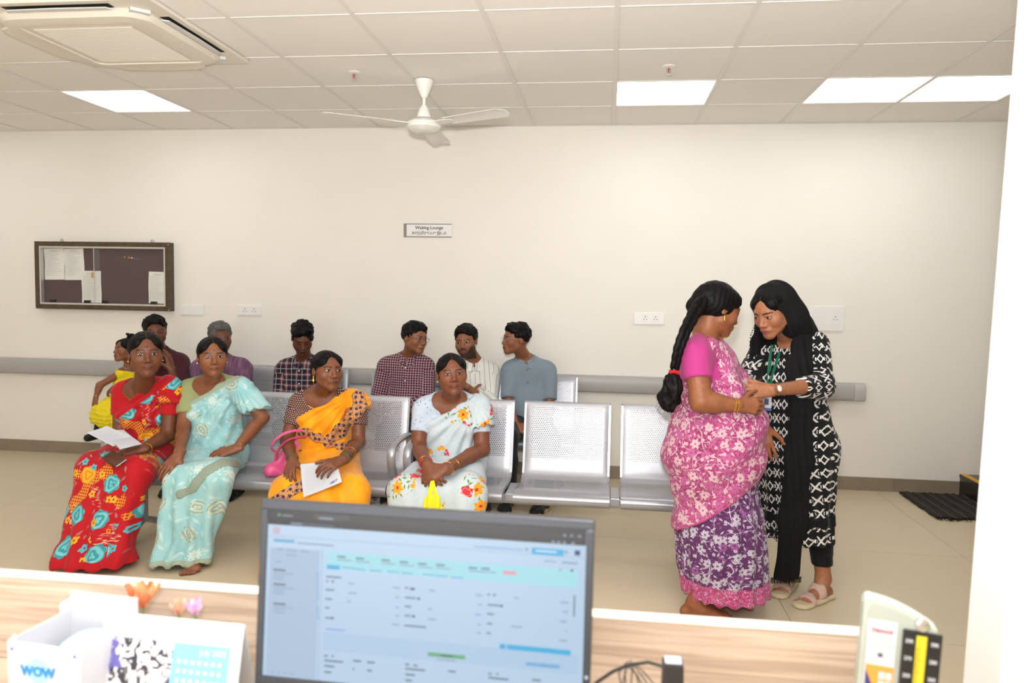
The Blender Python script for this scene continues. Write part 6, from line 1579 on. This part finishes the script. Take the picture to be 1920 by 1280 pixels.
# ---- woman in black
B = Body('standing woman in black and white patterned kurta with black headscarf and green lanyard', A(1520, 1130, 3.78)*FL, skin_mat('skin_black', (176, 122, 92), lip=(150, 80, 76), sleepy=.8, gaze=-.002))
B.head(A(1449, 582, 3.78), yaw=-34, pitch=24, roll=-4, hs=1.04, neck=A(1480, 632, 3.92), nr=.046)
B.trunk(A(1499, 838, 3.92), A(1484, 636, 3.93), A(1436, 654, 4.02), A(1528, 642, 3.86), w_=1.0, dp=1.05, bust=1.1, sh=.050, hipw=.96)
eL, wL = A(1540, 722, 3.76), A(1446, 731, 3.52); eR, wR = A(1394, 722, 3.86), A(1385, 722, 3.66)
B.arm(A(1531, 648, 3.86), eL, wL, r=(.050, .040, .036, .026), hand=dict(d=(-1, -.32, -.02), n=(.1, -.9, .5), side=1, curl=(18, 25, 20), s=.98, thumb=(.2, .6)))
B.arm(A(1428, 660, 4.02), eR, wR, r=(.048, .038, .034, .025), hand=dict(d=(.1, -.9, .1), n=(-.5, 0, 1), side=-1, curl=(25, 30, 20), s=.96))
an = np.array(A(1543, 1098, 3.83)); an[2] = .10
B.leg(B.tq(-.05, .085), (float(at(1532, 960, 3.88).x), 3.88, .46), an, foot=(-.85, -.8), fs=1.0)
an2 = np.array([float(at(1478, 1090, 3.98).x), 3.98, .095]); B.leg(B.tq(-.05, -.085), (an2[0]+.01, 3.98, .46), an2, foot=(-.5, -1))
B.grow(); 
B.hair(H_bun, 'bun', amp=.0018, seed=33)
ap, ac = [], []
for (sh, el, wr, a), fo_ in zip(B.arms, (.42, .5)): ap.append([cone(sh, el, .056, .050, .03), cone(el, wr, .050, .040, .03)]); ac.append(plane(el+(wr-el)*fo_, wr-el))
cx, cy = B.pel[0], B.pel[1]
K_ = [ell(B.tq(.0), (.164, .140, .14), B.tR, .06), cone(B.tq(.05), (cx-.01, cy, .55), .145, .165, .08, B.tR[:, 1], .85), cone((cx-.01, cy, .6), (cx-.005, cy, .20), .162, .185, .06, B.tR[:, 1], .82), ell(B.tq(.30), (.145, .118, .16), B.tR, .05)]
def kf(V):
    a = np.arctan2(V[:, 0]-cx, -(V[:, 1]-cy)); return vnoise(V*[1, 1, .4], 11, 6)*.006+np.sin(a*15+vnoise(V, 4, 8)*2)*.009*np.clip((.95-V[:, 2])/.7, 0, 1)
M_ik = fab_ikat(); hk = float(at(1535, 1026, 3.75).z)
kurta = B.cloth('kurta', list(B.torso)+K_, M_ik, off=.008, h=.008, clips=[plane((0, 0, hk), (0, 0, -1))], subs=[ell(B.tq(1.03)+B.tR @ np.array([0, -.03, .0]), (.060, .08, .065), B.tR, .006, True)], arms_sep=ap, arm_clips=ac, k=.03, fold=kf, uv=uv_body(B))
M_lace = fab_plain('black_lace', (12, 12, 13)); B.cloth('lace_band', K_, M_lace, off=.014, h=.008, clips=[plane((0, 0, hk+.085), (0, 0, -1)), plane((0, 0, hk+.135), (0, 0, 1))], fold=lambda V: kf(V)+vnoise(V, 90, 3)*.002, uv=lambda V: V*1.0)
lgs = []
for hip, kn, a_ in B.legs: lgs += [cone(kn, kn+(a_-kn)*.4, .062, .056, .02), cone(kn+(a_-kn)*.4, a_, .056, .040, .02)]
B.cloth('leggings', lgs, fab_plain('black_leggings_adult', (14, 14, 15)), off=.005, h=.008, clips=[plane((0, 0, .165), (0, 0, -1)), plane((0, 0, .5), (0, 0, 1))], fold=folds(3, .002, 30), uv=lambda V: V*1.0)
# scarf: over the head and down both sides
M_du = fab_black_sheer(); e = lambda p, r, k=.01, sub=False: ell(B.loc(p), np.array(r)*B.hs, B.hR, k, sub); vx = B.tR[:, 1]
hood = [e((0, .030, .028), (.090, .108, .095)), e((0, .065, -.05), (.076, .072, .11), .04), cone(B.loc((.055, .06, -.06)), B.sl-B.tR[:, 0]*.045+[0, 0, .03], .065, .055, .05), cone(B.loc((-.055, .06, -.06)), B.sr+B.tR[:, 0]*.05+[0, 0, .02], .055, .05, .05), cone(B.nb+[0.02, .03, .06], B.nb+[.03, .06, -.03], .085, .09, .05)]
hood += [e((0, -.095, -.040), (.083, .125, .125), .012, True), e((0, -.13, .02), (.060, .10, .105), .012, True), ell(B.nb+B.tR @ np.array([-.0, -.085, -.01]), (.055, .07, .11), B.tR, .01, True)]
lo, hi = bounds(hood, .03)
B.cloth('headscarf', [h_ for h_ in hood if not h_.sub], M_du, off=.005, h=.006, subs=[h_ for h_ in hood if h_.sub], clips=[plane(B.tq(.86), -B.tR[:, 2])], fold=lambda V: np.sin(((V-B.hc) @ B.hR)[:, 1]*95+vnoise(V, 9, 2)*2)*.003, uv=lambda V: V*1.0)
dn = [A(1506, 640, 3.80), A(1498, 690, 3.72), A(1502, 760, 3.70), A(1498, 860, 3.70), A(1486, 980, 3.72), A(1474, 1086, 3.78)]; wds = (.052, .058, .060, .066, .070, .060)
P = [cone(dn[i], dn[i+1], wds[i], wds[i+1], .03, (.25, -1, .1), .42) for i in range(5)]
ff = lambda V: np.sin((V[:, 0]+.12*V[:, 2])*150+vnoise(V, 5, 7)*1.5)*.0045+vnoise(V, 14, 9)*.004
B.cloth('scarf_end', P, M_du, off=.0, h=.007, clips=[plane(dn[5], (0, 0, -1))], fold=ff, uv=lambda V: V*1.0)
dn2 = [B.loc((-.072, .02, .02)), A(1420, 640, 3.95), A(1412, 690, 3.92), A(1408, 735, 3.86)]; P = [cone(dn2[i], dn2[i+1], (.030, .034, .036, .036)[i], (.034, .036, .036, .034)[i], .03, (.6, -.8, 0), .5) for i in range(3)]
B.cloth('scarf_end', P, M_du, off=.0, h=.006, fold=ff, uv=lambda V: V*1.0)
# pompom lace along the scarf edges
mbp = MB()
edge = [B.loc((-.078, -.040, .03)), B.loc((-.078, -.025, -.03)), A(1407, 630, 3.90), A(1404, 680, 3.90), A(1400, 720, 3.86)]
for k in range(30):
    p = Vector(interp(edge, k/29))-B.root.location; mbp.lathe([(.0005, .004), (.0038, 0), (.0005, -.004)], tuple(p), 6)
edge = [B.loc((.072, -.06, .07)), B.loc((.086, -.045, .0)), B.loc((.082, -.03, -.07)), A(1492, 640, 3.76), A(1478, 700, 3.68)]
for k in range(30):
    p = Vector(interp(edge, k/29))-B.root.location; mbp.lathe([(.0005, .0035), (.0033, 0), (.0005, -.0035)], tuple(p), 6)
mbp.build('pompom_trim', M_lace, B.root, smooth=True)['kind'] = 'stuff'
fr = MB(); rnd = random.Random(3)
for k in range(40):
    p = Vector(dn[5]+np.array([-.075+.15*k/39, .25*(-.075+.15*k/39), .0]))-B.root.location; fr.tube([p+Vector((0, 0, .012)), p+Vector((rnd.uniform(-.003, .003), 0, -.018))], .0016, 4)
fr.build('fringe', M_lace, B.root)['kind'] = 'stuff'
# lanyard with card
M_lan = plain('lanyard_green', (20, 104, 74), .6)
chest = lambda px, py, Y: Vector(A(px, py, Y))-B.root.location
V_, Q_ = B.VQ
tre = BVHTree.FromObject(kurta, bpy.context.evaluated_depsgraph_get())
def on_chest(px, py, gap=.004):
    o = Vector((0, 0, CAM_Z)); d = Vector(A(px, py, 3.9))-o; d.normalize(); o2 = o-B.root.location
    h_ = tre.ray_cast(o2, d, 9)
    return (h_[0]-d*gap) if h_[0] is not None else chest(px, py, 3.75)
MB().tube([on_chest(1454, 628), on_chest(1448, 650), on_chest(1444, 672), on_chest(1442, 695), on_chest(1440, 718), on_chest(1438, 738)], .0095, 6, flat=.25, up=(0, -1, 0)).tube([on_chest(1472, 640), on_chest(1462, 662), on_chest(1453, 690), on_chest(1446, 715), on_chest(1439, 738)], .0095, 6, flat=.25, up=(0, -1, 0)).build('lanyard', M_lan, B.root, smooth=True)
cp = Vector(A(1437, 756, 3.60))-B.root.location
ic = MB().box(-.022, .022, -.0015, .0015, -.033, .033).build('id_card', M_card, B.root, loc=cp); ic.rotation_euler = (0, 0, radians(-20))
MB().box(-.010, .010, -.0024, -.0016, -.006, .022).build('card_photo', plain('card_photo', (60, 60, 90), .5), ic); MB().box(-.022, .022, -.0024, -.0016, -.033, -.020).build('card_band', plain('card_blue', (60, 90, 150), .5), ic)
MB().tube([on_chest(1438, 738), cp+Vector((0, 0, .032))], .003, 6).build('clip', M_metal, B.root)
wt = bangle(B.root, wL+(eL-wL)*.02, eL-wL, .030, plain('watch_strap', (120, 84, 66), .5), .005, name='wristwatch')
wd_ = unit(eL-wL); fn = unit(np.array([.1, -1, .25])-wd_*np.dot([.1, -1, .25], wd_)); c_ = wL+(eL-wL)*.02+fn*.032
qm = Vector(fn).to_track_quat('Z', 'Y').to_matrix().to_4x4(); qm.translation = Vector(c_)-B.root.location
MB().lathe([(.001, 0), (.0185, 0), (.0185, .006), (.015, .008), (.001, .008)], seg=20, M=qm).build('watch_case', plain('rose_gold', (206, 150, 120), .3, .8), wt, smooth=True)
MB().lathe([(.001, .0085), (.0145, .0085), (.001, .009)], seg=20, M=qm).build('watch_dial', M_white, wt)
# sandals
M_bei = fab_plain('beige_strap', (206, 176, 160)); M_sls = fab_plain('cream_sole', (214, 196, 160))
for a_, d_ in ((an, (-.85, -.8)), (an2, (-.5, -1))):
    d = unit((d_[0], d_[1], 0)); g_ = np.array([a_[0], a_[1], 0]); up_ = np.array([0, 0, 1.])
    so = B.cloth('sandal_sole', [cone(g_-d*.035+up_*.012, g_+d*.06+up_*.010, .040, .038, .02, up_, .8), cone(g_+d*.06+up_*.010, g_+d*.17+up_*.008, .038, .042, .02, up_, .6)], M_sls, off=.004, h=.006, clips=[plane((0, 0, .001), (0, 0, -1)), plane((0, 0, .022), (0, 0, 1))], uv=lambda V: V*1.0)
    FP = foot_prims(a_, d, 1.0, toes=False)
    for t0_, t1_ in ((.105, .145), (.035, .075)):
        B.cloth('sandal_strap', FP, M_bei, off=.006, h=.005, clips=[plane(g_+d*t0_, -d), plane(g_+d*t1_, d), plane((0, 0, .012), (0, 0, -1)), plane((0, 0, .085), (0, 0, 1))], uv=lambda V: V*1.0)
# ================================================================== THINGS HELD OR SET DOWN
def sheet_of(corners, label, name='paper_sheet', nu=8, nv=8, sag=.006, lines=14, seed=1, mat=None, group=None, extra=None, parts=True):
    """a sheet between four corners (upper left, upper right, lower right, lower left)"""
    c = [np.array(q) for q in corners]; o = empty(name, tuple(sum(c)/4)); tag(o, label, 'paper', group)
    nrm = unit(np.cross(c[3]-c[0], c[1]-c[0])); nrm = -nrm if nrm @ (np.array([0, 0, CAM_Z])-c[0]) < 0 else nrm
    def S(a, b, lift=0): return Vector((c[0]*(1-a)*(1-b)+c[1]*a*(1-b)+c[2]*a*b+c[3]*(1-a)*b)+nrm*(sag*(sin(a*pi+seed)*.8+sin(b*pi*1.3+seed*2)*.6)+lift))-o.location
    v, f = [], []
    for lv in (0, -.0006):
        for i in range(nv+1):
            for j in range(nu+1): v.append(S(j/nu, i/nv, lv))
    n = (nu+1)*(nv+1)
    for i in range(nv):
        for j in range(nu):
            q = (i*(nu+1)+j, i*(nu+1)+j+1, (i+1)*(nu+1)+j+1, (i+1)*(nu+1)+j); f.append(q); f.append(tuple(n+k for k in q[::-1]))
    MB().add(v, f).build('page', mat or M_card, o, smooth=True)
    r = random.Random(seed); mb = MB()
    for k in range(lines):
        b = .14+.74*k/lines; a1 = r.uniform(.5, .9); n_ = 6
        pts = [(.09+(a1-.09)*t/n_, b) for t in range(n_+1)]; vv = [S(a, b, .0007) for a, b in pts]+[S(a, b+.006, .0007) for a, b in pts]
        mb.add(vv, [(t, t+1, t+n_+2, t+n_+1) for t in range(n_)])
    if lines: mb.build('printed_lines', M_ink, o)['kind'] = 'stuff'
    return o, S
sheet_of([A(163, 811, 3.70), A(201, 797, 3.80), A(246, 817, 3.84), A(212, 838, 3.72)], 'folded white form held by the woman in the red sari, upper sheet pointing left', sag=.004, seed=2, group='forms in hands')
sheet_of([A(198, 806, 3.80), A(232, 806, 3.88), A(266, 834, 3.80), A(225, 842, 3.70)], 'white form in the red sari lap, lower sheet under her wrist', sag=.004, seed=5, group='forms in hands')
ph = empty('leather_wallet', tuple(A(214, 860, 3.72))); tag(ph, 'small brown leather wallet in the hands of the woman in the red sari', 'wallet')
ph.rotation_euler = (radians(28), radians(24), radians(-12)); M_lea = plain('brown_leather', (92, 54, 34), .5, var=.2)
MB().box(-.048, .048, -.032, .032, -.008, -.001).build('lower_flap', M_lea, ph, bevel=.002); MB().box(-.048, .048, -.032, .032, .001, .008).build('upper_flap', M_lea, ph, bevel=.002); MB().box(-.045, .052, -.029, .034, -.0008, .0008).build('slip', M_card, ph)
o, S_ = sheet_of([A(563, 870, 3.80), A(630, 862, 3.80), A(641, 903, 3.70), A(569, 932, 3.66)], 'white hospital form with blue letters on the lap of the woman in orange', sag=.003, seed=3, lines=16, group='forms in hands')
c0 = S_(.80, .86, .0015); X = (S_(.62, .90)-S_(.92, .80)).normalized(); Nn_ = (S_(1, 1)-S_(0, 1)).cross(S_(0, 0)-S_(0, 1)).normalized(); Nn_ = Nn_ if Nn_.y < 0 else -Nn_; Yv = Nn_.cross(X); X = Yv.cross(Nn_)
MT = Matrix(((X.x, Yv.x, Nn_.x, c0.x), (X.y, Yv.y, Nn_.y, c0.y), (X.z, Yv.z, Nn_.z, c0.z), (0, 0, 0, 1)))
text('AVMC', .016, plain('blue_print', (60, 70, 140), .6), o, (0, 0, 0), M=MT, bold=.0003)
sheet_of([A(1417, 828, 3.50), A(1427, 826, 3.50), A(1428, 846, 3.49), A(1420, 850, 3.49)], 'small folded white slip in the lowered hand of the woman in magenta', nu=3, nv=3, sag=.001, lines=0, seed=1, group='forms in hands')
# pink handbag on the bench
bg = empty('handbag', tuple(A(522, 880, 4.06))); bg.location.z = .432; tag(bg, 'pink leather handbag with two handles, on the bench at the elbow of the orange sari', 'handbag')
M_pk = Mat('pink_leather', .45); M_pk.base(M_pk.mix((206, 74, 130), (224, 96, 148), M_pk.noise(40))); M_pk.bump(M_pk.noise(300), .15, .001); M_pk = M_pk.m
L = lambda px, py, Y: np.array(A(px, py, Y))
bp1 = [cone(L(506, 886, 4.03)+[0, 0, .004], L(556, 826, 4.15), .031, .022, .03), cone(L(532, 888, 4.08)+[0, 0, .006], L(574, 822, 4.16), .033, .022, .03), cone(L(508, 884, 4.03)+[0, 0, .01], L(536, 886, 4.08)+[0, 0, .004], .031, .033, .02), cone(L(552, 824, 4.14), L(574, 818, 4.15), .018, .014, .02)]
lo, hi = bounds(bp1, .03); g = Grid(lo, hi, .004); V, Q = nets(np.maximum(g.ev(bp1), plane((0, 0, .426), (0, 0, -1))(g.X, g.Y, g.Z)), g); V = V+vnormals(V, Q)*(vnoise(V, 30, 2)*.003)[:, None]
me = raw_mesh('bag_body', V, Q, M_pk, bg.location); bb = inst('bag_body', me, bg)
def strap(P, name='handle'):
    P = [np.array(p) for p in P]; pts = []
    for i in range(len(P)-1):
        p0, p1, p2, p3 = P[max(i-1, 0)], P[i], P[i+1], P[min(i+2, len(P)-1)]
        for t in (0, .25, .5, .75): pts.append(Vector(.5*((2*p1)+(-p0+p2)*t+(2*p0-5*p1+4*p2-p3)*t*t+(-p0+3*p1-3*p2+p3)*t**3))-bg.location)
    pts.append(Vector(P[-1])-bg.location); return MB().tube(pts, .012, 8, flat=.35, up=(0, -.4, 1)).build(name, M_pk, bg, smooth=True)
strap([L(520, 850, 4.03), L(508, 838, 4.00), L(520, 820, 3.99), L(545, 808, 4.02), L(572, 808, 4.08), L(578, 822, 4.12)]); strap([L(518, 862, 4.02), L(520, 846, 3.99), L(536, 828, 3.98), L(556, 820, 4.02), L(574, 820, 4.10)])
# yellow cloth bag hanging from the hands of the woman in white
yb = empty('cloth_bag', tuple(A(811, 950, 3.60))); tag(yb, 'bright yellow cloth bag hanging from the hands of the woman in white floral sari', 'bag')
M_y = Mat('yellow_cloth', .7); M_y.base((236, 214, 20)); M_y = M_y.m
P = [cone(L(807, 940, 3.58), L(802, 975, 3.58), .030, .045, .03, (0, 1, 0), .5), cone(L(816, 940, 3.58), L(822, 975, 3.58), .026, .042, .03, (0, 1, 0), .5)]
lo, hi = bounds(P, .03); g = Grid(lo, hi, .004); V, Q = nets(g.ev(P), g); V = V+vnormals(V, Q)*(np.sin(V[:, 0]*260+vnoise(V, 20, 2)*2)*.003)[:, None]
inst('bag_body', raw_mesh('bag_body', V, Q, M_y, yb.location), yb)
for a, b in ((807, 803), (814, 822)):
    MB().tube([Vector(L(811, 902, 3.64))-yb.location, Vector(L(a, 918, 3.60))-yb.location, Vector(L(b, 940, 3.58))-yb.location], .010, 8, flat=.4, up=(0, -1, 0)).build('handle', M_y, yb, smooth=True)
